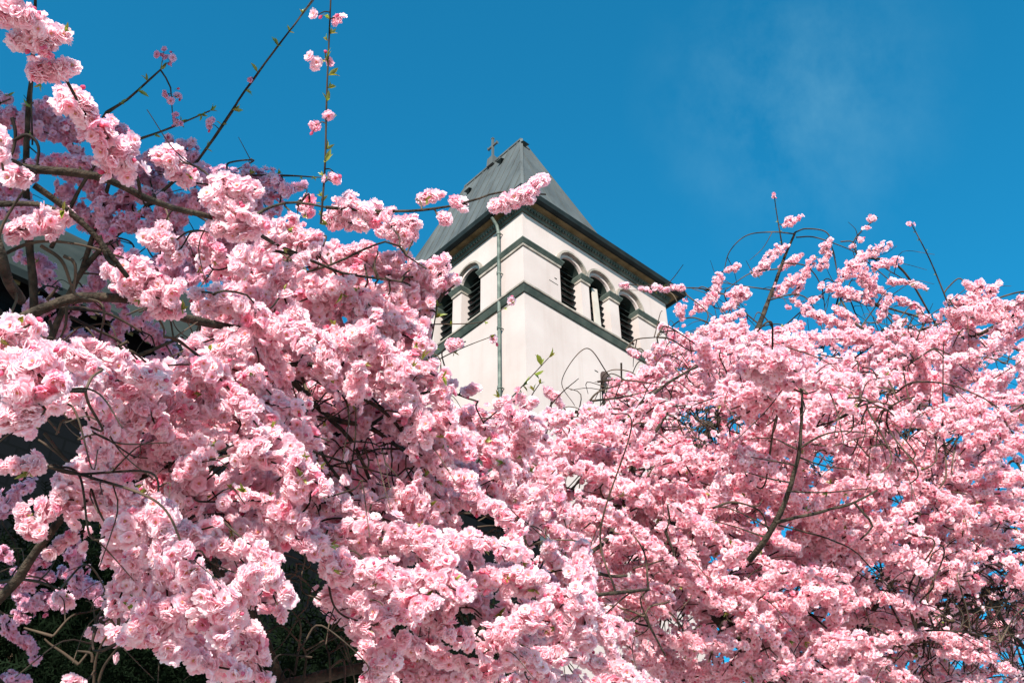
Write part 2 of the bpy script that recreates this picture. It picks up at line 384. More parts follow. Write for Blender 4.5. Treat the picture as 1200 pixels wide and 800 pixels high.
# roof: flared foot, steep hips, ridge along l, standing seams
RZ, INS, Z1 = 28.92, 0.55, 22.62
def roof_mesh():
    rid0, rid1 = (2.79, 2.70, RZ), (5.57, 2.70, RZ)
    lv = [(-0.42, -0.42, 22.09), (TL + 0.42, -0.42, 22.09), (TL + 0.42, TR + 0.42, 22.09), (-0.42, TR + 0.42, 22.09),
          (INS, INS, Z1), (TL - INS, INS, Z1), (TL - INS, TR - INS, Z1), (INS, TR - INS, Z1), rid0, rid1]
    V = lrz(lv); fs = [(0, 1, 5, 4), (1, 2, 6, 5), (2, 3, 7, 6), (3, 0, 4, 7), (4, 5, 9, 8), (5, 6, 9, 9), (6, 7, 8, 9), (7, 4, 8, 8), (3, 2, 1, 0)]
    bm = bmesh.new(); vs = [bm.verts.new(v) for v in V]
    for f in fs:
        g = []; [g.append(vs[i]) for i in f if vs[i] not in g]; bm.faces.new(g)
    def seam(p0, p1, nrm, w=0.016, h=0.02):
        p0 = lrz([p0])[0]; p1 = lrz([p1])[0]; t = unit(p1 - p0); n = unit(nrm); sd = unit(np.cross(t, n)) * w
        q = [bm.verts.new(p) for p in (p0 - sd - n * .02, p0 + sd - n * .02, p1 + sd - n * .02, p1 - sd - n * .02, p0 - sd + n * h, p0 + sd + n * h, p1 + sd + n * h, p1 - sd + n * h)]
        for f in BOXQ: bm.faces.new([q[i] for i in f])
    # left face seams (facing -r), right face seams (facing -l)
    nL = -RD * (RZ - Z1) + ZD * (2.70 - INS); nR = -LD * (RZ - Z1) + ZD * (2.79 - INS)
    for u in np.arange(INS + 0.3, TL - INS, 0.42):
        k = min(1.0, (u - INS) / (2.79 - INS), (TL - INS - u) / (TL - INS - 5.57))
        seam((u, INS, Z1), (u, INS + k * (2.70 - INS), Z1 + k * (RZ - Z1)), nL)
        seam((u, TR - INS, Z1), (u, TR - INS - k * (2.70 - INS), Z1 + k * (RZ - Z1)), RD * (RZ - Z1) + ZD * 2.15)
    for u in np.arange(INS + 0.35, TR - INS, 0.72):
        k = min((u - INS) / (2.70 - INS), (TR - INS - u) / (2.70 - INS))
        seam((INS, u, Z1), (INS + k * (2.79 - INS), u, Z1 + k * (RZ - Z1)), nR, 0.012, 0.012)
    # hip and ridge caps
    for p0, p1 in (((INS, INS, Z1), rid0), ((INS, TR - INS, Z1), rid0), ((TL - INS, INS, Z1), rid1), (rid0, rid1)):
        seam(p0, p1, ZD + 0.2 * (-LD - RD), 0.045, 0.04)
    bmesh.ops.recalc_face_normals(bm, faces=bm.faces)
    me = bpy.data.meshes.new('roof'); bm.to_mesh(me); bm.free(); return me
roof = link('roof', roof_mesh(), M_ROOF, church)
# little triangular roof vents
def vent(face, u, k):
    a = Ch(); s = 0.13
    if face == 'L':
        r = INS + k * (2.70 - INS); z = Z1 + k * (RZ - Z1)
        P = [(u - s, r - .015, z), (u + s, r - .015, z), (u, r + 0.02, z - .0), (u, r - 0.24, z - 0.02), (u - s, r + 0.03, z + 0.16), (u + s, r + 0.03, z + 0.16)]
        bm = bmesh.new(); q = [bm.verts.new(lrz([p])[0]) for p in ((u - s, r - .02, z + .02), (u + s, r - .02, z + .02), (u - s, r - .16, z - .03), (u + s, r - .16, z - .03), (u, r - .05, z - .17))]
    else:
        l = INS + k * (2.79 - INS); z = Z1 + k * (RZ - Z1)
        bm = bmesh.new(); q = [bm.verts.new(lrz([p])[0]) for p in ((l - .02, u - s, z + .02), (l - .02, u + s, z + .02), (l - .16, u - s, z - .03), (l - .16, u + s, z - .03), (l - .05, u, z - .17))]
    for f in ((0, 1, 3, 2), (2, 3, 4), (0, 2, 4), (1, 4, 3), (0, 4, 1)): bm.faces.new([q[i] for i in f])
    bmesh.ops.recalc_face_normals(bm, faces=bm.faces)
    me = bpy.data.meshes.new('vent'); bm.to_mesh(me); bm.free()
    o = link('vent', me, M_GUTTER, None); o.parent = roof; return o
vent('L', 3.48, 0.90); vent('L', 4.95, 0.86); vent('R', 2.62, 0.93)
# cross on the ridge
a = Ch(); cl = 4.17
def taper(h0, z0, h1, z1): a.hull8([(cl - h0, 2.7 - h0, z0), (cl + h0, 2.7 - h0, z0), (cl + h0, 2.7 + h0, z0), (cl - h0, 2.7 + h0, z0), (cl - h1, 2.7 - h1, z1), (cl + h1, 2.7 - h1, z1), (cl + h1, 2.7 + h1, z1), (cl - h1, 2.7 + h1, z1)])
taper(.15, RZ - .15, .13, RZ + .22); taper(.13, RZ + .222, .035, RZ + .40)
a.box(cl - .032, cl + .032, 2.668, 2.732, RZ + .38, RZ + 1.20); a.box(cl - .21, cl - .034, 2.67, 2.73, RZ + .83, RZ + .90); a.box(cl + .034, cl + .21, 2.67, 2.73, RZ + .83, RZ + .90)
a.box(cl - .225, cl - .212, 2.655, 2.745, RZ + .81, RZ + .92); a.box(cl + .212, cl + .225, 2.655, 2.745, RZ + .81, RZ + .92); a.box(cl - .045, cl + .045, 2.655, 2.745, RZ + 1.202, RZ + 1.235)
fix_normals(a.build('cross', M_ROOF, church, False))

def tube_np(pts, rad, sides=6):
    pts = np.asarray(pts, float); n = len(pts); rad = np.broadcast_to(np.asarray(rad, float), (n,))
    t = np.gradient(pts, axis=0); t = unit(t)
    ref = np.array([0.31, 0.22, 0.92]); ref = ref if abs(t[0] @ ref) < 0.9 else np.array([1., 0, 0])
    N = np.empty((n, 3)); v = unit(np.cross(t[0], ref)); N[0] = v
    for i in range(1, n):
        v = v - (v @ t[i]) * t[i]; v = v / (np.linalg.norm(v) + 1e-9); N[i] = v
    B = np.cross(t, N); an = np.arange(sides) * 2 * math.pi / sides
    V = pts[:, None, :] + rad[:, None, None] * (np.cos(an)[None, :, None] * N[:, None, :] + np.sin(an)[None, :, None] * B[:, None, :])
    i = np.arange(n - 1)[:, None] * sides; j = np.arange(sides)[None, :]; j2 = (j + 1) % sides
    Q = np.stack([i + j, i + j2, i + sides + j2, i + sides + j], -1).reshape(-1, 4)
    return V.reshape(-1, 3), Q
# drainpipe
a = Acc(); lp = 0.79
V, Q = tube_np(lrz([(lp, -0.10, z) for z in np.linspace(14.2, 21.5, 12)] + [(lp, -0.16, 21.75), (lp, -0.33, 21.93)]), 0.044, 10); a.add(V, Q)
pipe = a.build('drainpipe', M_PIPE, church)
for z in (15.3, 16.6, 18.35, 20.1, 21.45):
    a = Acc(); V, Q = tube_np(lrz([(lp, -0.10, z), (lp, -0.10, z + 0.07)]), 0.06, 10); a.add(V, Q)
    V, Q = tube_np(lrz([(lp - .045, -0.10, z + .03), (lp - .045, 0.0, z + .03)]), 0.015, 6); a.add(V, Q)
    o = a.build('pipe_clip', M_PIPE, None); o.parent = pipe
# small cracks and putlog marks on the stucco
for (r, z, w, h) in ((0.86, 19.95, 0.30, 0.02), (1.05, 20.12, 0.08, 0.035), (0.62, 20.66, 0.12, 0.015), (4.55, 19.6, .1, .03), (4.75, 19.25, .07, .03), (2.28, 17.86, .12, .03)):
    a = Ch(); a.box(-0.004, 0.002, r, r + w, z, z + h); fix_normals(a.build('wall_crack', M_DARK, church, False))
a = Ch(); a.box(2.72, 2.86, -0.12, 0.002, 21.32, 21.36); fix_normals(a.build('wall_hook', M_DARK, church, False))

# nave of the church: slate-hung wall, steep grey roof, eave with rafters, running towards the left
NE, NZ, NS, NR0, NR1 = -0.30, 13.0, 1.12, -18.0, -0.02
def uv_quad(name, P, mt, su, sv, parent):
    me = bpy.data.meshes.new(name); me.from_pydata([tuple(p) for p in lrz(P)], [], [(0, 1, 2, 3)])
    uv = me.uv_layers.new(name='UVMap'); 
    for i, c_ in enumerate(((0, 0), (su, 0), (su, sv), (0, sv))): uv.data[i].uv = c_
    return link(name, me, mt, parent)
NRIDGE = NZ + (4.18 - NE) * NS
a = Ch()
ml = 4.18
a.hull8([(NE - .35, NR0, NZ - .35 * NS + .02), (NE - .35, NR1, NZ - .35 * NS + .02), (ml, NR1, NRIDGE), (ml, NR0, NRIDGE), (NE - .35, NR0, NZ - .35 * NS + .14), (NE - .35, NR1, NZ - .35 * NS + .14), (ml, NR1, NRIDGE + .14), (ml, NR0, NRIDGE + .14)])
a.hull8([(2 * ml - NE + .35, NR0, NZ - .35 * NS + .02), (2 * ml - NE + .35, NR1, NZ - .35 * NS + .02), (ml, NR1, NRIDGE), (ml, NR0, NRIDGE), (2 * ml - NE + .35, NR0, NZ - .35 * NS + .14), (2 * ml - NE + .35, NR1, NZ - .35 * NS + .14), (ml, NR1, NRIDGE + .14), (ml, NR0, NRIDGE + .14)])
fix_normals(a.build('nave_roof', M_NROOF, church, False))
a = Ch()
for r in np.arange(NR0 + .2, NR1, 0.30): a.hull8([(NE - .33, r, NZ - .33 * NS - .09), (NE - .33, r + .09, NZ - .33 * NS - .09), (NE - .01, r + .09, NZ - .09), (NE - .01, r, NZ - .09), (NE - .33, r, NZ - .33 * NS + .01), (NE - .33, r + .09, NZ - .33 * NS + .01), (NE - .01, r + .09, NZ + .01), (NE - .01, r, NZ + .01)])
fix_normals(a.build('rafter_ends', M_SOFFIT, church, False))
a = Ch(); a.box(NE - .47, NE - .36, NR0, NR1, NZ - .35 * NS - .02, NZ - .35 * NS + .12)
fix_normals(a.build('nave_gutter', M_GUTTER, church, False))
nw = uv_quad('nave_wall', [(NE, NR0, 0), (NE, NR1, 0), (NE, NR1, NZ), (NE, NR0, NZ)], M_SLATE, 18, NZ, church)
nw2 = uv_quad('nave_wall', [(2 * ml - NE, NR1, 0), (2 * ml - NE, NR0, 0), (2 * ml - NE, NR0, NZ), (2 * ml - NE, NR1, NZ)], M_SLATE, 18, NZ, church)
me = bpy.data.meshes.new('nave_gable'); me.from_pydata([tuple(p) for p in lrz([(NE, NR0 + .01, 0), (2 * ml - NE, NR0 + .01, 0), (2 * ml - NE, NR0 + .01, NZ), (ml, NR0 + .01, NRIDGE), (NE, NR0 + .01, NZ)])], [], [(0, 1, 2, 3, 4)])
link('nave_gable', me, M_STUCCO, church)
# ------------------------------------------------------------------ flower, leaf and bud shapes
RNG = np.random.default_rng(11)
def flower_proto(seed, rings, fine, eye):
    g = np.random.default_rng(seed); V = []; Q = []; Cc = []; n = 0
    for (cnt, tilt, ln, wd) in rings:
        ph = g.uniform(0, 6.28)
        for k in range(cnt):
            a = ph + 2 * math.pi * k / cnt + g.normal(0, .12); tl = math.radians(tilt + g.normal(0, 6)); l = ln * g.uniform(.88, 1.08); w = wd * g.uniform(.85, 1.1)
            rad = np.array([math.cos(a), math.sin(a), 0]); tan = np.array([-math.sin(a), math.cos(a), 0]); z = np.array([0, 0, 1.])
            d = math.sin(tl) * rad + math.cos(tl) * z; nn = math.cos(tl) * rad - math.sin(tl) * z   # nn: away from the axis
            tw = g.normal(0, .12)
            rows = ((.10, .24, 0.), (.55, .98, .06), (.86, 1.02, .02), (1.0, .58, -.04)) if fine else ((.12, .35, .0), (.95, 1.0, 0.))
            for ri, (s, ww, out) in enumerate(rows):
                for ci in (-1, 0, 1):
                    s2 = s - (.10 if (ri == len(rows) - 1 and ci == 0) else 0) + (g.normal(0, .022) if ri else 0)
                    lift = -.085 * abs(ci) * (1 if ri else .3) + out + (g.normal(0, .035) if ri else 0) + tw * ci * (.5 if ri else 0)
                    V.append(d * l * s2 + tan * w * ww * .5 * ci + nn * lift * l)
                    f = s if fine else s * .9
                    base = np.array((.88, .47, .54)); mid = np.array((.925, .685, .74)); tip = np.array((.935, .775, .812))
                    Cc.append(base + (mid - base) * min(1, f / .5) if f < .5 else mid + (tip - mid) * (f - .5) / .5)
            R = len(rows)
            for r in range(R - 1):
                for c in range(2): Q.append((n + r * 3 + c, n + r * 3 + c + 1, n + r * 3 + c + 4, n + r * 3 + c + 3))
            n += R * 3
    if eye:
        for rr, zz, co in ((.11, .26, (.62, .40, .16)), (.20, .17, (.70, .33, .30))):
            for k in range(6):
                t = math.pi * k / 3 + .3; V.append((rr * math.cos(t), rr * math.sin(t), zz + (0.06 if k % 2 else 0))); Cc.append(co)
            Q += [(n, n + 1, n + 2, n + 3), (n + 3, n + 4, n + 5, n)]; n += 6
    return np.array(V), np.array(Q), np.array(Cc)
def family(seed, fine):
    o = []
    for i, rg in enumerate((((6, 90, 1.0, .98), (5, 70, .90, .88), (3, 52, .62, .6)), ((6, 84, 1.0, 1.0), (5, 62, .88, .9), (3, 46, .6, .6)), ((7, 95, 1.0, .9), (6, 76, .9, .84), (3, 55, .62, .58)),
                            ((6, 78, .96, .95), (5, 54, .84, .84)), ((5, 62, .95, 1.0), (5, 44, .85, .9), (3, 26, .7, .7)), ((5, 46, .9, .98), (4, 28, .8, .85)), ((6, 98, 1.05, .94), (5, 80, .95, .88), (4, 60, .7, .68)))):
        o.append(flower_proto(seed + i, rg, fine, i != 5))
    return o
HI = family(100, True)
MID = family(200, False)
def lathe_proto(prof, cols, k=6):
    V = []; Q = []; Cc = []
    for (r, z), c in zip(prof, cols):
        for j in range(k): V.append((r * math.cos(2 * math.pi * j / k), r * math.sin(2 * math.pi * j / k), z)); Cc.append(c)
    for i in range(len(prof) - 1):
        for j in range(k): Q.append((i * k + j, i * k + (j + 1) % k, (i + 1) * k + (j + 1) % k, (i + 1) * k + j))
    return np.array(V), np.array(Q), np.array(Cc)
BUD = [lathe_proto(((.02, -1.0), (.05, -.25), (.17, -.1), (.30, .12), (.33, .38), (.22, .62), (.03, .75)),
                   ((.20, .25, .07), (.28, .16, .08), (.40, .05, .09), (.62, .10, .20), (.72, .17, .30), (.76, .24, .37), (.78, .28, .40)))]
def leaf_tuft(seed):
    g = np.random.default_rng(seed); V = []; Q = []; Cc = []; n = 0
    for k in range(g.integers(3, 6)):
        a = g.uniform(0, 6.28); tl = g.uniform(.15, 1.0); rad = np.array([math.cos(a), math.sin(a), 0]); tan = np.array([-math.sin(a), math.cos(a), 0]); z = np.array([0, 0, 1.])
        d = math.sin(tl) * rad + math.cos(tl) * z; nn = math.cos(tl) * rad - math.sin(tl) * z
        l = g.uniform(.7, 1.25); w = l * g.uniform(.30, .42); co = np.array((.17, .22, .03)) * g.uniform(.7, 1.3) + np.array((.10, .02, 0)) * g.uniform(0, 1)
        for s, ww, b in ((0, .12, 0), (.35, .9, .04), (.7, .72, .10), (1.0, .06, .22)):
            for c in (-1, 0, 1): V.append(d * l * s + tan * w * .5 * ww * c + nn * l * (b - .10 * abs(c) * ww)); Cc.append(co)
        for r in range(3):
            for c in range(2): Q.append((n + r * 3 + c, n + r * 3 + c + 1, n + r * 3 + c + 4, n + r * 3 + c + 3))
        n += 12
    return np.array(V), np.array(Q), np.array(Cc)
LEAF = [leaf_tuft(300 + i) for i in range(6)]
def scatter(acc, protos, P, A, S, T, rng):
    P = np.asarray(P, float).reshape(-1, 3); n = len(P)
    if not n: return
    A = unit(A); S = np.broadcast_to(S, (n,)); T = np.broadcast_to(T, (n, 3))
    ref = np.where(np.abs(A[:, 2:3]) < .9, np.array([[0, 0, 1.]]), np.array([[1., 0, 0]]))
    X = unit(np.cross(A, ref)); Y = np.cross(A, X); th = rng.uniform(0, 6.28, n)[:, None]
    X, Y = X * np.cos(th) + Y * np.sin(th), -X * np.sin(th) + Y * np.cos(th)
    M = np.stack([X, Y, A], 1)                      # rows: images of the local axes
    pick = rng.integers(0, len(protos), n)
    for k, (V, Q, Cc) in enumerate(protos):
        i = np.nonzero(pick == k)[0]
        if not len(i): continue
        W = np.einsum('va,nab->nvb', V, M[i]) * S[i][:, None, None] + P[i][:, None, :]
        QQ = Q[None] + (np.arange(len(i)) * len(V))[:, None, None]
        CC = np.clip(Cc[None] * T[i][:, None, :], 0, .97)
        acc.add(W.reshape(-1, 3), QQ.reshape(-1, 4), CC.reshape(-1, 3))

def catmull(P, step):
    P = np.asarray(P, float)
    if len(P) == 2: n = max(2, int(np.linalg.norm(P[1] - P[0]) / step) + 1); t = np.linspace(0, 1, n)[:, None]; return P[0] * (1 - t) + P[1] * t
    E = np.vstack([2 * P[0] - P[1], P, 2 * P[-1] - P[-2]]); out = []
    for i in range(1, len(E) - 2):
        p0, p1, p2, p3 = E[i - 1:i + 3]; n = max(2, int(np.linalg.norm(p2 - p1) / step) + 1); t = np.linspace(0, 1, n, endpoint=False)[:, None]
        out.append(.5 * ((2 * p1) + (p2 - p0) * t + (2 * p0 - 5 * p1 + 4 * p2 - p3) * t**2 + (-p0 + 3 * p1 - 3 * p2 + p3) * t**3))
    return np.vstack(out + [P[-1:]])
def in_poly(xy, poly):
    x, y = xy[:, 0], xy[:, 1]; px = np.array(poly, float); ins = np.zeros(len(x), bool); j = len(px) - 1
    for i in range(len(px)):
        c = ((px[i, 1] > y) != (px[j, 1] > y)) & (x < (px[j, 0] - px[i, 0]) * (y - px[i, 1]) / (px[j, 1] - px[i, 1] + 1e-9) + px[i, 0]); ins ^= c; j = i
    return ins
FR = .0205                                           # flower radius in metres

class Tree:
    def __init__(s, name, loc_, label, group, seed, hi_depth):
        s.root = empty(name, loc_); tag(s.root, label, 'cherry tree', group); s.rng = np.random.default_rng(seed)
        s.twigs = Acc(); s.leaves = Acc(); s.rest = Acc(); s.net = []; s.sprays = 0; s.hi = hi_depth; s.gaps = []; s.shaded = False
        s.maxp = 95; s.tint0 = np.array([1., 1, 1])
    def limb(s, pts, r0, r1, name='limb', sides=9, kink=.012, part=True, mat=None, thick=1.0):
        P = catmull(np.array(pts, float), .05)
        P = P + np.cumsum(s.rng.normal(0, kink * .12, P.shape), 0) * np.linspace(0, 1, len(P))[:, None] * np.linspace(1, 0, len(P))[:, None] * 4
        R = np.linspace(r0, r1, len(P)) * (1 + .10 * np.sin(np.arange(len(P)) * 1.7 + s.rng.uniform(0, 6)) * s.rng.uniform(.3, 1, len(P)))
        V, Q = tube_np(P, R, sides)
        if part:
            a = Acc(); a.add(V, Q); a.build(name, mat or M_BARK, s.root)
        else: s.twigs.add(V, Q)
        s.net.append(np.column_stack([P, R])); return P
    def twig(s, pts, r0, r1, sides=5, net=False):
        P = catmull(np.array(pts, float), .012); V, Q = tube_np(P, np.linspace(r0, r1, len(P)), sides); s.twigs.add(V, Q)
        if net: s.net.append(np.column_stack([P, np.linspace(r0, r1, len(P))]))
        return P
    def nearest(s, p, down=0.0):
        N = s.netall; d = np.linalg.norm(N[:, :3] - p, axis=1) + down * np.abs(N[:, 2] - p[2]) * 0; return N[np.argmin(d)]
    def bare(s, P, n, scale):                        # fine bare side twigs along a path
        for _ in range(n):
            i = s.rng.integers(0, len(P)); t = unit(P[min(i + 1, len(P) - 1)] - P[max(i - 1, 0)] + 1e-6)
            d = unit(t * s.rng.uniform(.2, 1) + s.rng.normal(0, .7, 3)); l = scale * s.rng.uniform(.4, 1.3)
            m = P[i] + d * l * .5 + s.rng.normal(0, .08, 3) * l; e = P[i] + d * l + np.array([0, 0, -.25]) * l + s.rng.normal(0, .1, 3) * l
            V, Q = tube_np(catmull([P[i], m, e], l / 6), np.linspace(.0022, .0012, len(catmull([P[i], m, e], l / 6))) * s.tw, 4); s.twigs.add(V, Q)
    def spray(s, pts, rad, dens=1.0, part=False, connect=True, leaf=.5, lod=None):
        g = s.rng; P = catmull(np.array(pts, float), .02)
        if len(P) < 3: P = catmull(np.vstack([P[0], P.mean(0), P[-1]]), .01)
        L = np.linalg.norm(np.diff(P, axis=0), axis=1).sum()
        T = unit(np.gradient(P, axis=0))
        area = 2 * math.pi * (rad + FR * .5) * L + 4 * math.pi * (rad + FR * .4)**2
        n = max(4, int(dens * area / (math.pi * (FR * s.fs * .80)**2) * 1.2))
        u = g.uniform(-.02, 1.02, n); i = np.clip((u * (len(P) - 1)), 0, len(P) - 1).astype(int); c = P[i]; t = T[i]
        e = unit(g.normal(0, 1, (n, 3))); e = unit(e - (e * t).sum(1)[:, None] * t * .85)
        tp = np.sqrt(np.clip(np.minimum(u, 1 - u) / max(.12, rad / max(L, .01)) + .25, 0, 1))
        cl = .76 + .36 * np.sin(u * L / .075 * 2 * math.pi * .8 + g.uniform(0, 6))
        r = (rad * tp * cl) * np.where(g.uniform(0, 1, n) < .12, g.uniform(1.1, 1.5, n), g.uniform(.45, 1.08, n))
        endd = np.where(u < .08, -1, np.where(u > .92, 1, 0))[:, None] * t
        e2 = unit(e + endd * .8)
        X = c + e2 * r[:, None] + np.where(np.abs(endd).sum(1)[:, None] > 0, endd * rad * .4, 0); A = unit(e2 + g.normal(0, .42, (n, 3)))
        S = FR * s.fs * g.uniform(.74, 1.14, n)
        k = g.beta(2, 2.2, n)[:, None]; base = g.uniform(.0, .35)
        tint = np.clip(np.array([[1.02, 1.19, 1.14]]) * (1 - k) + np.array([[1.0, .89, .93]]) * k - base * np.array([[.0, .10, .07]]), 0, 1.3)
        pk = g.uniform(0, 1, n) < .03; tint[pk] *= np.array([.98, .58, .70])
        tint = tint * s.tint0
        if s.gaps:
            q = proj(X); keep = np.ones(n, bool)
            for gp in s.gaps: keep &= ~(in_poly(q[:, :2] + g.normal(0, 5, (n, 2)), gp) & (g.uniform(0, 1, n) < .96))
            if keep.mean() < .8 and part is True: part = False
            if part != 'hand': X, A, S, tint = X[keep], A[keep], S[keep], tint[keep]
        if not len(X): return P
        dep = float(np.mean((P - CAM) @ FWD)); pr = lod or (HI if dep < s.hi else MID)
        acc = Acc() if (part and s.sprays < s.maxp) else s.rest
        scatter(acc, pr, X, A, S, tint, g)
        nb = g.binomial(max(1, int(len(X) * .5)), .07)
        j = g.integers(0, len(X), nb); scatter(acc, BUD, X[j] + A[j] * FR * .55, A[j] + g.normal(0, .5, (nb, 3)), FR * g.uniform(.55, .85, nb), np.ones(3), g)
        if acc is not s.rest: acc.build('blossom_spray', M_PETAL, s.root); s.sprays += 1
        nl = g.poisson(leaf * L / .12 + .3)
        if nl:
            j = g.integers(0, len(X), nl); scatter(s.leaves, LEAF, X[j] + A[j] * FR * .55, A[j] + g.normal(0, .3, (nl, 3)) - FWD * .3, .020 * g.uniform(.7, 1.3, nl) * s.lw, np.ones(3), g)
        V, Q = tube_np(P[::2] if len(P) > 5 else P, .0025 * s.tw, 5); s.twigs.add(V, Q)
        if connect: s.join(P)
        return P
    def join(s, P):
        g = s.rng; a, b = s.nearest(P[0]), s.nearest(P[-1])
        if np.linalg.norm(a[:3] - P[0]) <= np.linalg.norm(b[:3] - P[-1]): st, tg, n = P[0], P[min(3, len(P) - 1)] - P[0], a
        else: st, tg, n = P[-1], P[max(-4, -len(P))] - P[-1], b
        l = np.linalg.norm(n[:3] - st)
        if l < .02: return
        m1 = st - unit(tg) * l * .2 + (n[:3] - st) * .15 + np.array([0, 0, .10 * l]) + g.normal(0, .05 * l, 3); m2 = n[:3] + (st - n[:3]) * .3 + np.array([0, 0, .14 * l]) + g.normal(0, .06 * l, 3)
        C_ = s.twig([n[:3], m2, m1, st], max(.0032, min(.008, .0022 + .004 * l)) * s.tw, .0026 * s.tw)
        s.bare(C_, int(min(7, l / .14 * s.bt)), .16 * s.bs)
    def freeze(s): s.netall = np.vstack(s.net)
    def fill(s, poly, dfun, n, lens, rad, ang, spread, off=0.0, dens=1.0, part=False, exclude=(), inside=.8, leaf=.35):
        g = s.rng; px = np.array(poly, float); lo, hi = px.min(0), px.max(0); chosen = []
        tries = 0
        while len(chosen) < n and tries < n * 40:
            tries += 1
            cand = g.uniform(lo, hi, (40, 2)); cand = cand[in_poly(cand, poly)]
            for ex in exclude: cand = cand[~in_poly(cand, ex)] if len(cand) else cand
            if not len(cand): continue
            if chosen:
                dd = np.min(np.linalg.norm(cand[:, None] - np.array(chosen)[None], axis=2), 1); c = cand[np.argmax(dd * g.uniform(.6, 1, len(dd)))]
            else: c = cand[0]
            d = dfun(c[0], c[1]) + off + g.normal(0, .10 + .25 * off); l = g.uniform(*lens)
            an = math.radians((ang(c[0], c[1]) if callable(ang) else ang) + g.normal(0, spread))
            mid = at(c[0], c[1], d); dirw = math.cos(an) * RX - math.sin(an) * UP + g.normal(0, .35) * FWD; dirw = unit(dirw)
            sag = np.array([0, 0, -1.]) * l * g.uniform(.02, .14); wob = g.normal(0, .05 * l, 3)
            pts = [mid - dirw * l / 2 + sag, mid - dirw * l * .15 + wob, mid + dirw * l * .2 - wob * .6, mid + dirw * l / 2 + sag * g.uniform(.3, 1.6)]
            q = proj(catmull(pts, l / 10)); ok = in_poly(q[:, :2], poly).mean() >= inside
            for ex in exclude: ok = ok and in_poly(q[:, :2], ex).mean() < .25
            if not ok: continue
            chosen.append(c); s.spray(pts, rad * g.uniform(.6, 1.35), dens, part, True, leaf)
    def shoot(s, pts, r0, r1, step, leafsize=.022, tip=True, skip=.1):
        P = catmull(np.array(pts, float), .02); V, Q = tube_np(P, np.linspace(r0, r1, len(P)), 6); s.twigs.add(V, Q)
        s.net.append(np.column_stack([P, np.linspace(r0, r1, len(P))]))
        L = np.linalg.norm(np.diff(P, axis=0), axis=1).sum(); n = max(1, int(L / step)); T = unit(np.gradient(P, axis=0)); g = s.rng
        for k in range(n):
            if g.uniform() < skip: continue
            i = int((k + .5 + g.uniform(-.3, .3)) / n * (len(P) - 1)); e = unit(np.cross(T[i], g.normal(0, 1, 3)))
            scatter(s.leaves, LEAF, [P[i] + e * r1], [unit(e + T[i] * .8)], leafsize * g.uniform(.7, 1.3), np.ones(3), g)
        if tip: scatter(s.leaves, LEAF, [P[-1]], [T[-1]], leafsize, np.ones(3), g)
        return P
    def puff(s, x, y, d, npx, n=3):                  # a few flowers on short stalks
        g = s.rng; c = at(x, y, d); X = c + g.normal(0, 1, (n, 3)) * npx * .75 / F * d; A = unit(X - c + g.normal(0, .01, (n, 3)) - FWD * .02)
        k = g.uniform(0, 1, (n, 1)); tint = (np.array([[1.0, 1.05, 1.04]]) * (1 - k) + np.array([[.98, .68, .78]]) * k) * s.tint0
        scatter(s.rest, HI, X, A, FR * .85, tint, g); scatter(s.rest, BUD, [c + g.normal(0, 1, 3) * npx / F * d], [g.normal(0, 1, 3) + np.array([0, 0, -.6])], FR * .75, np.ones(3), g)
        b = s.nearest(c)[:3]; m = (b + c) / 2 + np.array([0, 0, .01]); s.twig([b, m, c], .0022, .0014)
        for x_ in X: s.twig([c, x_], .0012, .001)
    def finish(s):
        if s.twigs.n: s.twigs.build('twigs', M_TWIG, s.root, kind='stuff')
        if s.rest.n: s.rest.build('blossoms', M_PETAL, s.root, kind='stuff')
        if s.leaves.n: s.leaves.build('leaves', M_LEAF, s.root, kind='stuff')
    tw = 1.0; bt = 1.0; bs = 1.0; lw = 1.25; fs = 1.0
def idw(tbl):
    T = np.array(tbl, float)
    def f(x, y):
        w = 1 / ((T[:, 0] - x)**2 + (T[:, 1] - y)**2 + 900.)**1.5; return float((w * T[:, 2]).sum() / w.sum())
    return f
D1 = idw([(0, 0, 2.2), (60, 150, 2.4), (140, 200, 2.6), (280, 240, 3.0), (30, 450, 2.0), (170, 330, 2.9), (0, 560, 2.5), (150, 480, 2.75), (250, 450, 3.0), (100, 650, 2.7), (200, 700, 2.65),
          (330, 620, 2.95), (400, 350, 3.4), (450, 400, 3.35), (450, 250, 3.7), (600, 230, 3.6), (550, 450, 3.65), (460, 660, 3.1), (600, 700, 3.4), (500, 540, 3.5), (300, 780, 2.7), (720, 760, 3.7), (650, 600, 4.2)])
D2 = idw([(640, 500, 5.0), (740, 480, 5.5), (700, 600, 5.0), (800, 650, 5.0), (930, 430, 4.4), (870, 480, 5.2), (950, 540, 5.6), (780, 400, 7.2), (830, 340, 8), (900, 300, 8.5), (1000, 300, 8.5), (1000, 380, 7.2),
          (1100, 380, 7), (1150, 350, 6.5), (1100, 480, 6), (1180, 560, 6), (1000, 650, 5.5), (900, 720, 5.2), (1100, 700, 6), (1180, 780, 6.4), (950, 780, 5.2)])

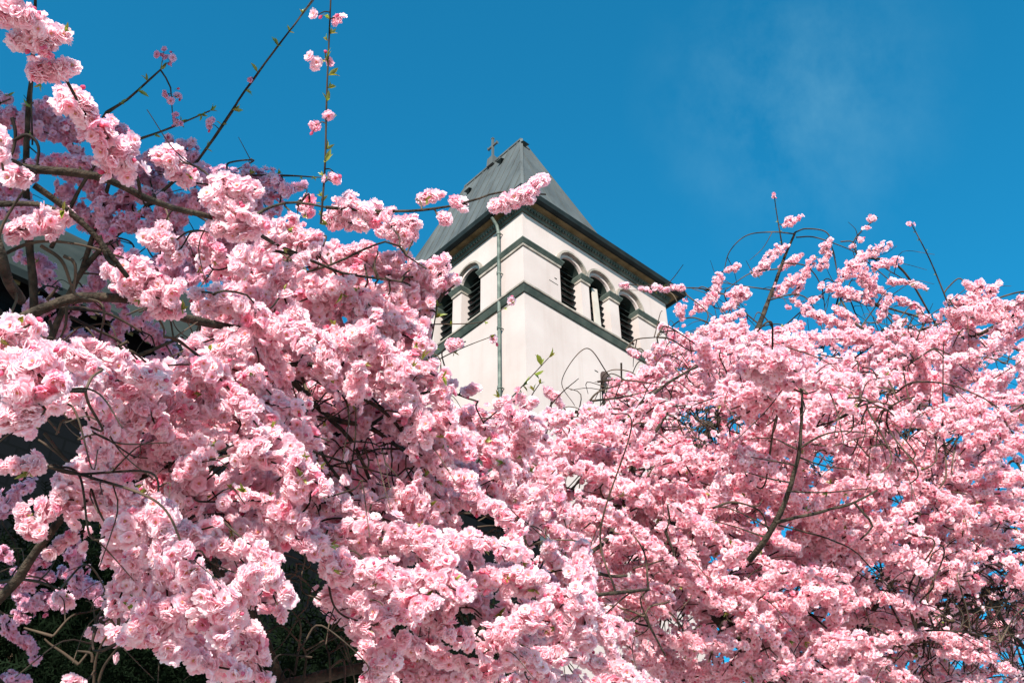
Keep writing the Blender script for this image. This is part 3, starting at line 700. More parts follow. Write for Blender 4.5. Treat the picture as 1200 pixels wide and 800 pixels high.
# ------------------------------------------------------------------ the near cherry tree (left and lower middle)
f1 = at(-190, 560, 3.1)
T1 = Tree('cherry_tree', (f1[0] - .35, f1[1] + .15, 0), 'nearest cherry tree, large pale pink sunlit blossoms, limbs crossing the left edge', 'pink cherry trees around the church', 21, 4.6)
b1 = np.array(T1.root.location)
T1.limb([b1 + (0, 0, -.05), b1 + (.03, -.02, 1.0), b1 + (.18, -.06, 2.0), f1], .17, .10, 'trunk', 14, .02)
def L1(pts, r0, r1, **k): return T1.limb([at(*p) for p in pts], r0, r1, **k)
f1b = at(-120, 350, 3.0); T1.limb([f1, at(-160, 450, 3.05), f1b, at(-90, 230, 2.8)], .085, .035)
L1([(-90, 230, 2.8), (-40, 200, 2.55), (0, 197, 2.5), (45, 200, 2.5), (110, 207, 2.55), (180, 237, 2.65), (250, 255, 2.8), (300, 272, 3.0)], .014, .005)
L1([(165, 230, 2.62), (158, 205, 2.52), (128, 166, 2.46), (100, 136, 2.4), (78, 98, 2.34), (50, 45, 2.25), (20, 5, 2.2), (-10, -30, 2.2)], .004, .0025)
L1([(42, 200, 2.5), (22, 195, 2.3), (4, 185, 2.2), (-10, 160, 2.2)], .005, .003)
L1([(-120, 350, 3.0), (-40, 240, 2.7), (0, 236, 2.65), (40, 236, 2.62), (75, 248, 2.6), (98, 258, 2.62)], .014, .004)
L1([(40, 217, 2.55), (85, 250, 2.6), (118, 283, 2.62), (150, 325, 2.66)], .008, .006)
L1([(116, 276, 2.62), (124, 300, 2.62), (136, 312, 2.62)], .006, .004)
L1([(-120, 350, 3.0), (-30, 400, 2.9), (30, 372, 2.82), (62, 358, 2.8), (95, 349, 2.8), (160, 352, 2.85), (215, 372, 2.95), (300, 395, 3.2), (335, 440, 3.35), (385, 488, 3.5), (430, 500, 3.6), (480, 532, 3.75), (560, 560, 4.0)], .016, .005)
L1([(-90, 230, 2.8), (-20, 260, 2.5), (2, 300, 2.45), (10, 330, 2.5), (25, 352, 2.6)], .016, .012)
L1([(325, 430, 3.32), (350, 427, 3.3), (375, 431, 3.3), (405, 455, 3.35), (440, 475, 3.4), (470, 502, 3.5), (490, 550, 3.6)], .008, .004)
L1([(385, 490, 3.5), (412, 515, 3.52), (435, 560, 3.55), (450, 620, 3.6)], .007, .004)
L1([(350, 455, 3.4), (367, 502, 3.4), (380, 535, 3.4), (400, 562, 3.4), (430, 600, 3.4)], .006, .004)
L1([(-190, 560, 3.1), (-80, 740, 3.15), (0, 700, 3.12), (38, 650, 3.1), (78, 603, 3.05), (130, 575, 3.0), (200, 545, 3.0)], .024, .006)
L1([(-80, 740, 3.15), (60, 850, 3.3), (200, 850, 3.4), (330, 800, 3.5), (450, 770, 3.7), (560, 730, 3.9), (660, 700, 4.3), (760, 690, 4.6)], .03, .006)
L1([(330, 800, 3.5), (300, 730, 3.5), (270, 690, 3.45), (240, 640, 3.35), (280, 560, 3.2), (310, 500, 3.15)], .018, .005)
L1([(560, 730, 3.9), (550, 650, 4.0), (520, 590, 4.05), (500, 540, 4.1)], .010, .005)
L1([(230, 575, 3.1), (250, 547, 3.1), (268, 530, 3.1), (282, 498, 3.1)], .005, .0025)
L1([(430, 500, 3.6), (500, 460, 3.8), (560, 470, 3.9)], .006, .003)
L1([(300, 272, 3.0), (330, 290, 3.2), (400, 320, 3.4), (470, 330, 3.5)], .006, .003)
L1([(265, 275, 3.0), (320, 243, 3.2), (350, 238, 3.25), (382, 243, 3.25)], .006, .003)
L1([(310, 292, 3.2), (345, 300, 3.3), (360, 320, 3.4), (450, 285, 3.4), (475, 300, 3.45), (500, 315, 3.45)], .005, .0025)
L1([(382, 243, 3.25), (440, 247, 3.3), (480, 246, 3.3), (520, 243, 3.3), (560, 233, 3.3), (585, 226, 3.3), (640, 228, 3.3)], .005, .0025)
L1([(250, 345, 3.0), (262, 340, 3.0), (290, 345, 3.05), (305, 365, 3.1)], .004, .002)
L1([(-120, 350, 3.0), (-90, 440, 2.4), (-40, 475, 2.15), (10, 470, 2.05), (60, 462, 2.05), (100, 458, 2.2)], .012, .004)
L1([(-80, 740, 3.15), (-40, 590, 2.75), (10, 548, 2.6), (55, 546, 2.6)], .010, .004)
# pale crooked bare twigs at the left edge and over the shaded gap
for q in ([(14, 138, 2.5), (18, 155, 2.5), (15, 178, 2.5), (3, 200, 2.5)], [(16, 165, 2.5), (32, 158, 2.5), (45, 172, 2.5), (42, 205, 2.5)], [(-5, 290, 2.4), (4, 262, 2.4), (20, 235, 2.4), (34, 214, 2.4)],
          [(0, 300, 2.6), (40, 284, 2.6), (90, 286, 2.6), (145, 302, 2.65)], [(48, 288, 2.6), (72, 305, 2.6), (84, 335, 2.62), (92, 348, 2.62), (116, 354, 2.65), (122, 368, 2.65), (116, 402, 2.68)],
          [(75, 300, 2.6), (88, 310, 2.6), (86, 345, 2.62)], [(78, 358, 2.7), (77, 380, 2.7), (70, 398, 2.7)], [(78, 361, 2.7), (125, 367, 2.75), (165, 388, 2.8)], [(82, 371, 2.7), (110, 385, 2.75), (140, 400, 2.8), (160, 420, 2.85)],
          [(55, 352, 2.7), (68, 335, 2.7)], [(58, 375, 2.65), (62, 392, 2.65), (66, 400, 2.65)], [(165, 350, 2.85), (190, 380, 2.9), (192, 395, 2.9)], [(150, 400, 2.8), (128, 412, 2.8), (122, 418, 2.8)],
          [(130, 405, 2.8), (155, 412, 2.8), (172, 425, 2.85)], [(110, 800, 2.9), (113, 770, 2.9), (125, 745, 2.9), (138, 738, 2.9)], [(115, 800, 2.9), (122, 780, 2.9), (138, 758, 2.9)], [(92, 778, 3.0), (75, 765, 3.0), (60, 755, 3.0), (52, 748, 3.0)],
          [(62, 745, 3.0), (45, 740, 3.0), (28, 735, 3.0)], [(108, 775, 2.9), (107, 765, 2.9), (90, 762, 2.9)], [(70, 478, 2.8), (90, 500, 2.8), (122, 522, 2.8)], [(52, 507, 2.75), (70, 530, 2.75), (85, 545, 2.75)],
          [(85, 545, 2.75), (60, 525, 2.75), (45, 515, 2.75)], [(345, 790, 3.3), (350, 760, 3.3), (352, 730, 3.3), (340, 712, 3.3)], [(387, 800, 3.3), (386, 770, 3.3), (380, 750, 3.3)], [(355, 800, 3.3), (358, 765, 3.3), (340, 740, 3.3)],
          [(205, 650, 3.0), (210, 630, 3.0), (222, 605, 3.0)], [(312, 568, 3.2), (340, 590, 3.2), (365, 615, 3.2)], [(530, 600, 3.7), (570, 605, 3.75), (600, 625, 3.8), (632, 668, 3.85)], [(555, 570, 3.7), (590, 600, 3.75), (620, 640, 3.8)],
          [(370, 505, 3.3), (372, 540, 3.3), (378, 575, 3.3)], [(300, 510, 3.1), (340, 520, 3.15), (400, 540, 3.3), (450, 555, 3.5)], [(330, 520, 3.1), (325, 545, 3.1), (335, 560, 3.1)], [(355, 505, 3.3), (360, 545, 3.3)],
          [(500, 520, 3.7), (515, 540, 3.7), (535, 555, 3.7)], [(520, 705, 3.7), (535, 735, 3.7), (540, 770, 3.7), (560, 800, 3.7)], [(530, 700, 3.7), (548, 740, 3.7), (560, 765, 3.7)], [(545, 715, 3.75), (555, 745, 3.75), (562, 790, 3.75)]):
    T1.twig([at(*p) for p in q], .0045, .0024, 6, True)
for cx, cy, n_ in ((430, 520, 8), (350, 555, 7), (565, 610, 10), (225, 660, 8), (360, 672, 12), (350, 750, 6), (60, 510, 6), (550, 740, 8), (120, 380, 6)):
    for _ in range(n_):
        g = T1.rng; x = cx + g.normal(0, 26); y = cy + g.normal(0, 20); p = at(x, y, D1(x, y) + g.uniform(.0, .4)); s_ = g.choice([-1, 1, 1])
        T1.twig([p, p + RX * s_ * .06 + UP * .03 + g.normal(0, .02, 3), p + RX * s_ * .13 - UP * .02 + g.normal(0, .03, 3), p + RX * s_ * .17 - UP * .10 + g.normal(0, .04, 3)], 0.0028, .0013)
T1.freeze()
# upright and side shoots with young leaves
T1.shoot([at(376, 262, 3.2), at(381, 190, 3.2), at(383, 110, 3.2), at(388, -10, 3.2)], .0036, .0025, .04, .027, False)
T1.shoot([at(566, 495, 3.8), at(590, 475, 3.8), at(617, 447, 3.8), at(643, 419, 3.8)], .003, .0015, .04, .034)
T1.shoot([at(604, 500, 3.8), at(622, 465, 3.8), at(632, 450, 3.8)], .0025, .0015, .05, .024)
T1.shoot([at(497, 432, 3.7), at(520, 418, 3.7), at(548, 405, 3.7), at(574, 395, 3.7)], .0025, .0014, .07, .024)
T1.shoot([at(498, 455, 3.6), at(503, 415, 3.6), at(508, 385, 3.6), at(512, 360, 3.6)], .0035, .002, .045, .030)
T1.shoot([at(505, 380, 3.6), at(560, 378, 3.6), at(580, 368, 3.6), at(600, 355, 3.6)], .0022, .0012, .08, .014)
T1.freeze()
G1 = [[(8, 282), (75, 288), (132, 330), (165, 352), (215, 420), (212, 434), (150, 424), (128, 408), (62, 402), (58, 352), (12, 345)],
      [(66, 476), (112, 486), (110, 520), (72, 536), (62, 536), (40, 528), (0, 535), (0, 515), (40, 512)], [(0, 566), (58, 566), (68, 604), (22, 602), (14, 640), (0, 640)],
      [(0, 735), (45, 720), (55, 650), (98, 640), (132, 630), (132, 715), (118, 742), (215, 764), (248, 800), (100, 806), (-5, 806)], [(190, 642), (262, 646), (276, 690), (246, 688), (228, 660)],
      [(325, 628), (362, 640), (385, 668), (386, 700), (362, 706), (334, 690)], [(300, 712), (342, 722), (392, 712), (412, 760), (432, 806), (318, 806)], [(535, 596), (572, 596), (600, 622), (592, 640), (556, 626)],
      [(528, 706), (548, 710), (566, 745), (566, 775), (552, 766)]]
T1.gaps = G1
def S1(pts, d, dia, **k):
    P = [at(x, y, d) for x, y in pts]
    if len(P) == 1: P = [P[0] - RX * .012, P[0] + RX * .012 + UP * .004]
    T1.spray(P, max(.010, dia / 2 / F * d - FR * .62), k.pop('dens', 1.0), 'hand', True, **k)
for pts, d, dia in [([(-15, -25), (12, 12), (32, 22)], 2.2, 56), ([(26, 46), (78, 43)], 2.25, 48), ([(50, 84), (88, 80)], 2.3, 42), ([(76, 112), (96, 130), (104, 142)], 2.4, 42), ([(106, 148), (126, 164)], 2.45, 44), ([(132, 180), (150, 192)], 2.5, 56),
                    ([(190, 182), (215, 190)], 2.9, 36), ([(205, 205), (232, 215)], 2.95, 26), ([(-2, 165), (4, 200)], 2.2, 36), ([(14, 206), (38, 212)], 2.3, 34), ([(262, 218), (300, 222)], 2.8, 46), ([(258, 240), (296, 262)], 2.8, 52), ([(256, 268), (280, 276)], 2.8, 30),
                    ([(22, 270), (50, 262), (72, 256)], 2.6, 44), ([(172, 278), (205, 282)], 3.0, 26), ([(190, 266), (188, 298)], 3.0, 30), ([(205, 302), (216, 285)], 3.0, 26), ([(138, 318), (165, 328), (198, 336)], 2.8, 52), ([(165, 345), (190, 350)], 2.8, 44), ([(186, 362), (214, 362)], 2.85, 34),
                    ([(228, 282), (262, 300)], 3.4, 26), ([(240, 275), (240, 300)], 3.4, 24), ([(280, 300), (288, 300)], 3.3, 22), ([(392, 252), (412, 244), (446, 250)], 3.3, 40), ([(395, 262), (445, 260)], 3.3, 22), ([(355, 240), (362, 232)], 3.4, 20), ([(360, 250), (362, 245)], 3.4, 18),
                    ([(498, 232), (514, 228)], 3.4, 22), ([(534, 236), (548, 240)], 3.3, 19), ([(515, 254), (524, 258)], 3.3, 20), ([(580, 242), (602, 236)], 3.3, 26), ([(602, 232), (628, 226)], 3.3, 36), ([(626, 216), (634, 212)], 3.3, 24),
                    ([(462, 262), (492, 262)], 3.5, 28), ([(450, 272), (480, 275)], 3.5, 24), ([(470, 285), (480, 282)], 3.5, 18), ([(325, 272), (370, 278)], 3.5, 36), ([(298, 264), (308, 270)], 3.2, 20), ([(312, 304), (326, 312)], 3.3, 26), ([(288, 318), (322, 322)], 3.3, 22),
                    ([(350, 296), (385, 302)], 3.5, 34), ([(428, 288), (438, 290)], 3.5, 18), ([(422, 305), (448, 318)], 3.6, 26), ([(455, 320), (480, 322)], 3.6, 34), ([(490, 322), (518, 304)], 3.6, 28), ([(500, 335), (522, 315)], 3.6, 26), ([(350, 335), (400, 330)], 3.5, 40), ([(400, 345), (450, 350)], 3.5, 42),
                    ([(450, 345), (478, 338)], 3.55, 34), ([(268, 342), (308, 350)], 3.2, 32), ([(500, 352), (515, 346)], 3.65, 16), ([(530, 404), (546, 400)], 3.9, 15), ([(548, 458), (560, 454)], 3.8, 13), ([(485, 350), (515, 340)], 3.65, 30), ([(478, 375), (500, 385)], 3.7, 34), ([(470, 410), (498, 405)], 3.7, 30), ([(490, 440), (515, 445)], 3.7, 24), ([(500, 425), (512, 428)], 3.7, 16), ([(614, 476), (626, 470)], 3.7, 12), ([(585, 472), (602, 470)], 3.75, 14),
                    ([(10, 395), (35, 380)], 2.05, 60), ([(5, 430), (45, 425)], 2.0, 62), ([(20, 455), (60, 448)], 2.0, 58), ([(8, 490), (45, 488)], 2.0, 56), ([(5, 470), (25, 500)], 2.05, 50),
                    ([(8, 545), (52, 545)], 2.6, 30), ([(26, 602), (30, 612), (50, 630)], 3.0, 30), ([(60, 645), (78, 632), (100, 622)], 3.1, 22), ([(78, 798), (92, 800)], 2.8, 22), ([(70, 700), (82, 705)], 3.3, 24),
                    ([(62, 590), (100, 570), (130, 560)], 2.9, 50), ([(80, 560), (135, 535)], 2.9, 48), ([(140, 640), (165, 650)], 3.0, 40), ([(135, 705), (160, 690)], 3.1, 46), ([(128, 738), (175, 745), (205, 740)], 3.1, 38), ([(190, 665), (225, 665)], 3.0, 44), ([(225, 715), (265, 705)], 3.1, 46),
                    ([(560, 500), (620, 494), (680, 488)], 4.5, 28), ([(690, 482), (712, 484)], 4.6, 24), ([(520, 540), (580, 520), (620, 520)], 4.2, 26), ([(420, 690), (470, 690), (515, 730)], 3.5, 56)]:
    S1(pts, d, dia, leaf=.3)
for x, y, r, n in ((398, 22, 5, 3), (372, 18, 3, 1), (374, 74, 6, 3), (381, 70, 3, 1), (372, 146, 5, 2), (384, 136, 4, 1), (392, 203, 5, 2), (390, 212, 4, 2), (612, 464, 5, 3), (576, 398, 3, 1), (600, 352, 3, 1), (300, 258, 4, 2), (120, 402, 3, 2), (466, 358, 4, 2)):
    T1.puff(x, y, 3.2 if y < 300 else 3.7, r, n)
P1a = [(-20, 372), (60, 392), (130, 408), (200, 440), (222, 400), (270, 345), (330, 330), (420, 330), (500, 345), (492, 375), (500, 400), (490, 430), (530, 462), (575, 490), (640, 495), (660, 560), (680, 640), (720, 720), (770, 806), (430, 806), (405, 725), (330, 694), (300, 716), (318, 806),
       (262, 806), (235, 770), (124, 745), (132, 660), (122, 600), (66, 580), (112, 520), (62, 490), (-20, 505)]
P1b = [(265, 300), (330, 262), (400, 285), (480, 310), (525, 325), (500, 360), (500, 400), (300, 420), (240, 380)]
ang1 = lambda x, y: 28 if y < 520 else 14
GB = [[(318, 425), (372, 440), (420, 470), (455, 505), (500, 545), (480, 575), (440, 590), (400, 560), (372, 520), (345, 470)], [(238, 520), (285, 500), (292, 545), (262, 575), (236, 570)]]
T1.gaps = G1 + GB
T1.fill(P1a, D1, 98, (.12, .34), .030, ang1, 46, 0, part=True, exclude=G1, inside=.75)
T1.fill(P1b, D1, 16, (.20, .40), .032, 10, 30, .15, exclude=G1, inside=.8)
T1.fill(P1a, D1, 70, (.15, .38), .034, ang1, 46, .32, exclude=G1, inside=.8, dens=.9)
T1.gaps = G1
T1.fill(P1a, D1, 64, (.2, .42), .036, ang1, 40, .75, exclude=G1, inside=.85, dens=.7)
T1.fill([(300, 410), (400, 420), (480, 470), (540, 540), (500, 610), (420, 610), (340, 540)], D1, 22, (.15, .34), .034, 20, 45, .8, inside=.7)
# unseen sprays added off-frame along the sun's rays to shade the tree behind
T1.gaps = []; T1.bt = .3
b_hi = at(-190, 330, 3.0)
blocker_pts = []
gg = np.random.default_rng(77)
for x0, x1, y0, y1, dd, nn in ((-60, 190, 70, 330, 4.9, 110), (120, 340, 165, 330, 4.9, 75), (-40, 230, 300, 470, 5.0, 50), (-60, 150, 560, 790, 4.6, 60)):
    for _ in range(nn):
        p = at(gg.uniform(x0, x1), gg.uniform(y0, y1), dd); t = gg.uniform(2.5, 3.4); c = p + SUN * t
        q = proj(c)[0]
        if q[2] > 0 and -70 < q[0] < 1270 and -70 < q[1] < 870: continue
        blocker_pts.append(c)
blocker_pts = np.array(blocker_pts); ctr = blocker_pts.mean(0)
T1.limb([np.array(f1), (f1 + ctr) / 2 + np.array([-.55, -.1, .1]), ctr + np.array([-.3, 0, -.2]), ctr + np.array([.6, .1, .2])], .07, .02)  # unseen limbs added to carry the shading sprays
T1.limb([(f1 + ctr) / 2 + np.array([-.55, -.1, .1]), ctr + np.array([-.9, .2, -.3]), ctr + np.array([-.9, .6, .3])], .035, .012)
T1.freeze()
for c in blocker_pts:
    d_ = unit(gg.normal(0, 1, 3) * np.array([1, 1, .35])) * .2
    T1.spray([c - d_, c + np.array([0, 0, .03]), c + d_ + np.array([0, 0, -.05])], .07, .9, False, True, .2, MID)
T1.finish()

# ------------------------------------------------------------------ the tree standing in shade behind it (upper left)
b3 = at(-95, 760, 4.9); 
T3 = Tree('cherry_tree', (b3[0] - .1, b3[1] + .1, 0), 'shaded cherry tree behind bare crooked limbs, blossoms tinted mauve for deeper shade and dark upright shoots', 'pink cherry trees around the church', 31, 3.0)
b3r = np.array(T3.root.location)
T3.limb([b3r + (0, 0, -.05), b3r + (.02, 0, 1.2), b3, at(-70, 560, 4.9), at(-20, 470, 4.85), at(45, 430, 4.85)], .11, .022, 'trunk', 12, .02)
for q, r0, r1 in (([(45, 430, 4.85), (38, 330, 4.8), (30, 180, 4.7), (38, 60, 4.7), (42, -20, 4.7)], .022, .006), ([(45, 430, 4.85), (95, 320, 4.8), (160, 255, 4.8), (205, 212, 4.75), (232, 188, 4.7)], .017, .006), ([(232, 188, 4.7), (265, 141, 4.7), (302, 85, 4.7), (345, 28, 4.7), (372, -8, 4.7)], .006, .003),
                  ([(95, 320, 4.8), (130, 200, 4.75), (118, 140, 4.7), (150, 115, 4.7), (188, 82, 4.7)], .012, .004), ([(60, 290, 4.8), (110, 195, 4.7), (158, 166, 4.7), (200, 150, 4.7), (246, 130, 4.7)], .010, .003), ([(205, 212, 4.75), (270, 205, 4.8), (330, 205, 4.8), (378, 208, 4.8)], .007, .002),
                  ([(45, 430, 4.85), (-40, 300, 4.8), (-30, 180, 4.8), (0, 120, 4.7)], .018, .006), ([(45, 430, 4.85), (110, 425, 4.9), (150, 420, 4.95), (215, 395, 5.0)], .016, .006), ([(-80, 720, 4.9), (-20, 690, 4.75), (30, 680, 4.7), (70, 690, 4.7)], .014, .005),
                  ([(97, 110, 4.7), (112, 150, 4.7), (130, 200, 4.75)], .005, .003), ([(188, 82, 4.7), (200, 105, 4.7), (203, 145, 4.7)], .004, .002)):
    T3.limb([at(*p) for p in q], r0, r1)
T3.tint0 = np.array([.90, .80, .90]); T3.tw = 1.25; T3.lw = 1.1  # mauve tint paints extra shade into this tree's blossoms
T3.freeze()
T3.shoot([at(38, 170, 4.68), at(37, 110, 4.68), at(40, 55, 4.68)], .004, .003, .12, .036, False)
T3.shoot([at(232, 188, 4.68), at(302, 85, 4.68), at(368, 0, 4.68)], .003, .002, .10, .036, False)
T3.shoot([at(118, 140, 4.68), at(150, 115, 4.68), at(188, 82, 4.68)], .003, .002, .07, .038)
T3.shoot([at(158, 166, 4.68), at(200, 150, 4.68), at(246, 130, 4.68)], .003, .002, .07, .038)
T3.shoot([at(270, 205, 4.78), at(330, 205, 4.78), at(378, 208, 4.78)], .003, .002, .06, .028)
T3.freeze()
for x, y, r, n in ((192, 62, 5, 3), (200, 72, 5, 3), (198, 110, 6, 4), (206, 114, 5, 3), (246, 146, 5, 3), (294, 95, 2, 1), (50, 120, 8, 5), (210, 145, 7, 4)): T3.puff(x, y, 4.68, r, n)
P3 = [(-20, 105), (15, 112), (35, 135), (75, 110), (95, 150), (135, 145), (150, 160), (190, 165), (225, 165), (255, 195), (300, 200), (345, 222), (300, 300), (240, 330), (200, 345), (150, 330), (120, 300), (85, 268), (-20, 262)]
G3 = [[(80, 168), (110, 150), (130, 175), (112, 200)], [(20, 215), (45, 200), (80, 235), (60, 262)], [(85, 215), (104, 212), (104, 236), (88, 236)], [(98, 242), (112, 242), (110, 262), (98, 258)], [(140, 268), (172, 268), (170, 302), (148, 302)], [(185, 215), (215, 190), (245, 215), (215, 245)],
      [(212, 250), (250, 250), (255, 262), (214, 262)], [(120, 218), (140, 215), (138, 240), (122, 240)]]
T3.maxp = 60
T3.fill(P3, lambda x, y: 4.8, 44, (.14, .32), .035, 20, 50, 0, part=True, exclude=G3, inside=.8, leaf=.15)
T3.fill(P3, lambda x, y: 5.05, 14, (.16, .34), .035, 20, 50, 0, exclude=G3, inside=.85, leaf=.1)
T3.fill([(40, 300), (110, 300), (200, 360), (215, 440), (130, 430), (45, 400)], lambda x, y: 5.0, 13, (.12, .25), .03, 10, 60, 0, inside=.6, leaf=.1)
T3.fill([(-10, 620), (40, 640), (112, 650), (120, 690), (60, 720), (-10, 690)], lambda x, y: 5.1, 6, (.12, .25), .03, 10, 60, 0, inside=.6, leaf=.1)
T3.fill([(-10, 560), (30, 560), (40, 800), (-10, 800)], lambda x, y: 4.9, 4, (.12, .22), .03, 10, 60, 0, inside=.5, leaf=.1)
T3.finish()

# ------------------------------------------------------------------ the wide weeping cherry on the right
f2 = at(905, 830, 5.3)
T2 = Tree('cherry_tree', (f2[0] + .25, f2[1] + .5, 0), 'wide weeping cherry tree with small dense pink blossoms filling the right half', 'pink cherry trees around the church', 41, 4.75)
b2 = np.array(T2.root.location)
T2.tw = 1.45; T2.bs = 1.7; T2.bt = .9; T2.lw = 1.35; T2.fs = .9
T2.limb([b2 + (0, 0, -.05), b2 + (-.03, 0, 1.2), b2 + (-.1, -.2, 2.4), f2], .17, .085, 'trunk', 14, .02)
def L2(pts, r0, r1, **k): return T2.limb([at(*p) for p in pts], r0, r1, **k)
L2([(905, 830, 5.3), (893, 790, 5.25), (878, 762, 5.25), (855, 738, 5.3), (820, 690, 5.6), (790, 640, 5.9), (800, 560, 6.3), (850, 470, 7.2), (890, 380, 8.2)], .04, .020)
L2([(890, 380, 8.2), (905, 340, 8.4), (920, 300, 8.5), (932, 272, 8.5)], .019, .008)
L2([(905, 830, 5.3), (1000, 760, 5.8), (1060, 640, 6.3), (1090, 520, 6.8), (1100, 440, 7.0), (1125, 397, 6.9), (1150, 390, 6.8), (1178, 374, 6.7)], .032, .010)
L2([(1090, 520, 6.8), (1060, 450, 7.4), (1030, 400, 7.8), (1000, 375, 8.0), (985, 350, 8.2)], .02, .007)
L2([(1000, 760, 5.8), (1100, 725, 6.3), (1180, 700, 6.6), (1230, 640, 6.8)], .016, .006)
L2([(1230, 790, 6.2), (1190, 745, 6.2), (1160, 705, 6.2), (1140, 680, 6.25)], .013, .008)
L2([(820, 690, 5.6), (760, 640, 5.4), (735, 600, 5.4), (745, 540, 5.5), (768, 500, 5.6), (745, 494, 5.6), (710, 484, 5.5), (675, 482, 5.4)], .03, .006)
L2([(742, 492, 5.6), (748, 478, 5.6), (756, 466, 5.6)], .014, .008)
L2([(768, 505, 5.6), (785, 480, 5.7), (810, 472, 5.8), (845, 464, 5.9), (890, 458, 6.0)], .012, .005)
L2([(752, 470, 5.7), (790, 445, 5.9), (820, 430, 6.1), (850, 422, 6.3)], .009, .004)
L2([(878, 656, 4.8), (895, 635, 4.75), (914, 602, 4.72), (928, 560, 4.7), (935, 530, 4.7), (939, 490, 4.7), (940, 458, 4.7)], .015, .005)
L2([(910, 612, 4.72), (945, 602, 4.7), (985, 592, 4.72), (1005, 586, 4.72), (1028, 574, 4.75)], .008, .004)
L2([(1000, 588, 4.72), (1012, 600, 4.7), (1022, 615, 4.7), (1008, 632, 4.7)], .006, .004)
L2([(934, 526, 4.7), (905, 514, 4.72), (880, 514, 4.75)], .004, .002); L2([(932, 545, 4.7), (905, 540, 4.7), (880, 535, 4.72)], .004, .002); L2([(925, 565, 4.7), (900, 560, 4.7), (872, 552, 4.72)], .004, .002)
L2([(936, 526, 4.7), (960, 512, 4.7), (985, 506, 4.7), (1020, 508, 4.75)], .005, .002); L2([(935, 535, 4.7), (965, 545, 4.7), (1000, 550, 4.75)], .004, .002); L2([(922, 575, 4.7), (970, 578, 4.7), (1020, 572, 4.75)], .004, .002)
L2([(905, 620, 4.74), (880, 605, 4.75), (850, 592, 4.78), (828, 595, 4.8)], .004, .002); L2([(900, 630, 4.75), (865, 618, 4.78), (830, 608, 4.8)], .004, .002); L2([(912, 615, 4.72), (960, 628, 4.7), (1000, 645, 4.7), (1030, 675, 4.7), (1050, 698, 4.75)], .004, .002)
L2([(668, 655, 4.8), (690, 668, 4.8), (715, 676, 4.8), (735, 674, 4.8)], .010, .006); L2([(735, 600, 5.4), (700, 640, 4.9), (668, 655, 4.8)], .014, .008)
L2([(672, 692, 4.7), (690, 704, 4.7), (706, 716, 4.7), (718, 735, 4.7)], .006, .003); L2([(755, 722, 4.8), (768, 745, 4.8), (780, 768, 4.8)], .006, .004); L2([(780, 622, 4.9), (786, 638, 4.9), (790, 650, 4.9)], .007, .005)
L2([(1125, 500, 6.0), (1150, 492, 6.0), (1185, 482, 6.0), (1205, 470, 6.0)], .008, .004); L2([(1105, 498, 6.0), (1106, 450, 6.0), (1106, 400, 6.0)], .004, .003)
T2.freeze()
# weeping arcs against the sky and looping bare twigs
for q in ([(930, 274, 8.5), (905, 272, 8.5), (875, 276, 8.5), (855, 295, 8.5), (848, 320, 8.5)], [(932, 272, 8.5), (945, 268, 8.5), (968, 272, 8.5), (975, 290, 8.5), (985, 340, 8.5)], [(933, 278, 8.5), (955, 278, 8.5), (990, 290, 8.5), (1010, 300, 8.5)],
          [(912, 315, 8.4), (880, 320, 8.4), (850, 340, 8.4)], [(905, 340, 8.4), (870, 335, 8.4), (840, 330, 8.4)], [(900, 352, 8.3), (930, 345, 8.3), (950, 355, 8.3), (970, 400, 8.2)], [(890, 380, 8.2), (860, 360, 8.2), (845, 385, 8.1)],
          [(916, 308, 8.4), (945, 312, 8.4), (962, 335, 8.3), (968, 372, 8.2)], [(850, 345, 8.2), (820, 338, 8.0), (800, 337, 7.8), (760, 335, 7.6), (730, 333, 7.5)], [(985, 283, 8.5), (1000, 284, 8.5), (1005, 300, 8.5)], [(1005, 300, 8.5), (1000, 285, 8.5), (1010, 270, 8.5), (1028, 256, 8.5)],
          [(733, 410, 6.5), (745, 398, 6.6), (770, 395, 6.7)], [(700, 447, 5.6), (730, 445, 5.6), (770, 450, 5.7)], [(685, 480, 5.5), (700, 460, 5.5), (730, 450, 5.6)], [(728, 425, 6.2), (729, 450, 6.2), (735, 470, 6.2)], [(690, 470, 5.5), (730, 465, 5.6), (760, 458, 5.8)],
          [(1050, 460, 6.2), (1070, 448, 6.0), (1110, 450, 6.0), (1150, 465, 6.0), (1180, 485, 6.0)], [(1045, 475, 5.9), (1065, 466, 5.9), (1090, 470, 5.9)], [(1075, 420, 6.5), (1090, 410, 6.5), (1060, 430, 6.5)], [(940, 468, 5.2), (1000, 466, 5.4), (1040, 480, 5.6)],
          [(835, 595, 4.8), (860, 588, 4.8), (890, 598, 4.8), (900, 620, 4.8)], [(630, 495, 5.0), (640, 482, 5.0), (655, 482, 5.0)], [(1000, 420, 7.2), (1030, 400, 7.2), (1060, 385, 7.2), (1100, 375, 7.0)], [(1060, 740, 5.6), (1100, 738, 5.6), (1140, 742, 5.6), (1172, 752, 5.6)]):
    P_ = T2.twig([at(*p) for p in q], .006, .003, 5, True); T2.bare(P_, 2, .25)
for cx, cy, n_ in ((745, 470, 16), (700, 520, 8), (820, 480, 10), (1085, 405, 6), (960, 525, 8), (1150, 690, 20), (1120, 745, 20), (1060, 690, 12), (1170, 620, 10), (970, 700, 5), (1100, 540, 5)):
    for _ in range(n_):                               # tangles of bare weeping twigs
        g = T2.rng; x = cx + g.normal(0, 34); y = cy + g.normal(0, 22); d = D2(x, y) + g.uniform(-.1, .7); p = at(x, y, d); s_ = g.choice([-1, 1])
        T2.twig([p, p + RX * s_ * .10 + UP * .06 + g.normal(0, .03, 3), p + RX * s_ * .22 + UP * .02 + g.normal(0, .05, 3), p + RX * s_ * .28 - UP * .16 + g.normal(0, .07, 3)], .0038, .0018)
T2.freeze()
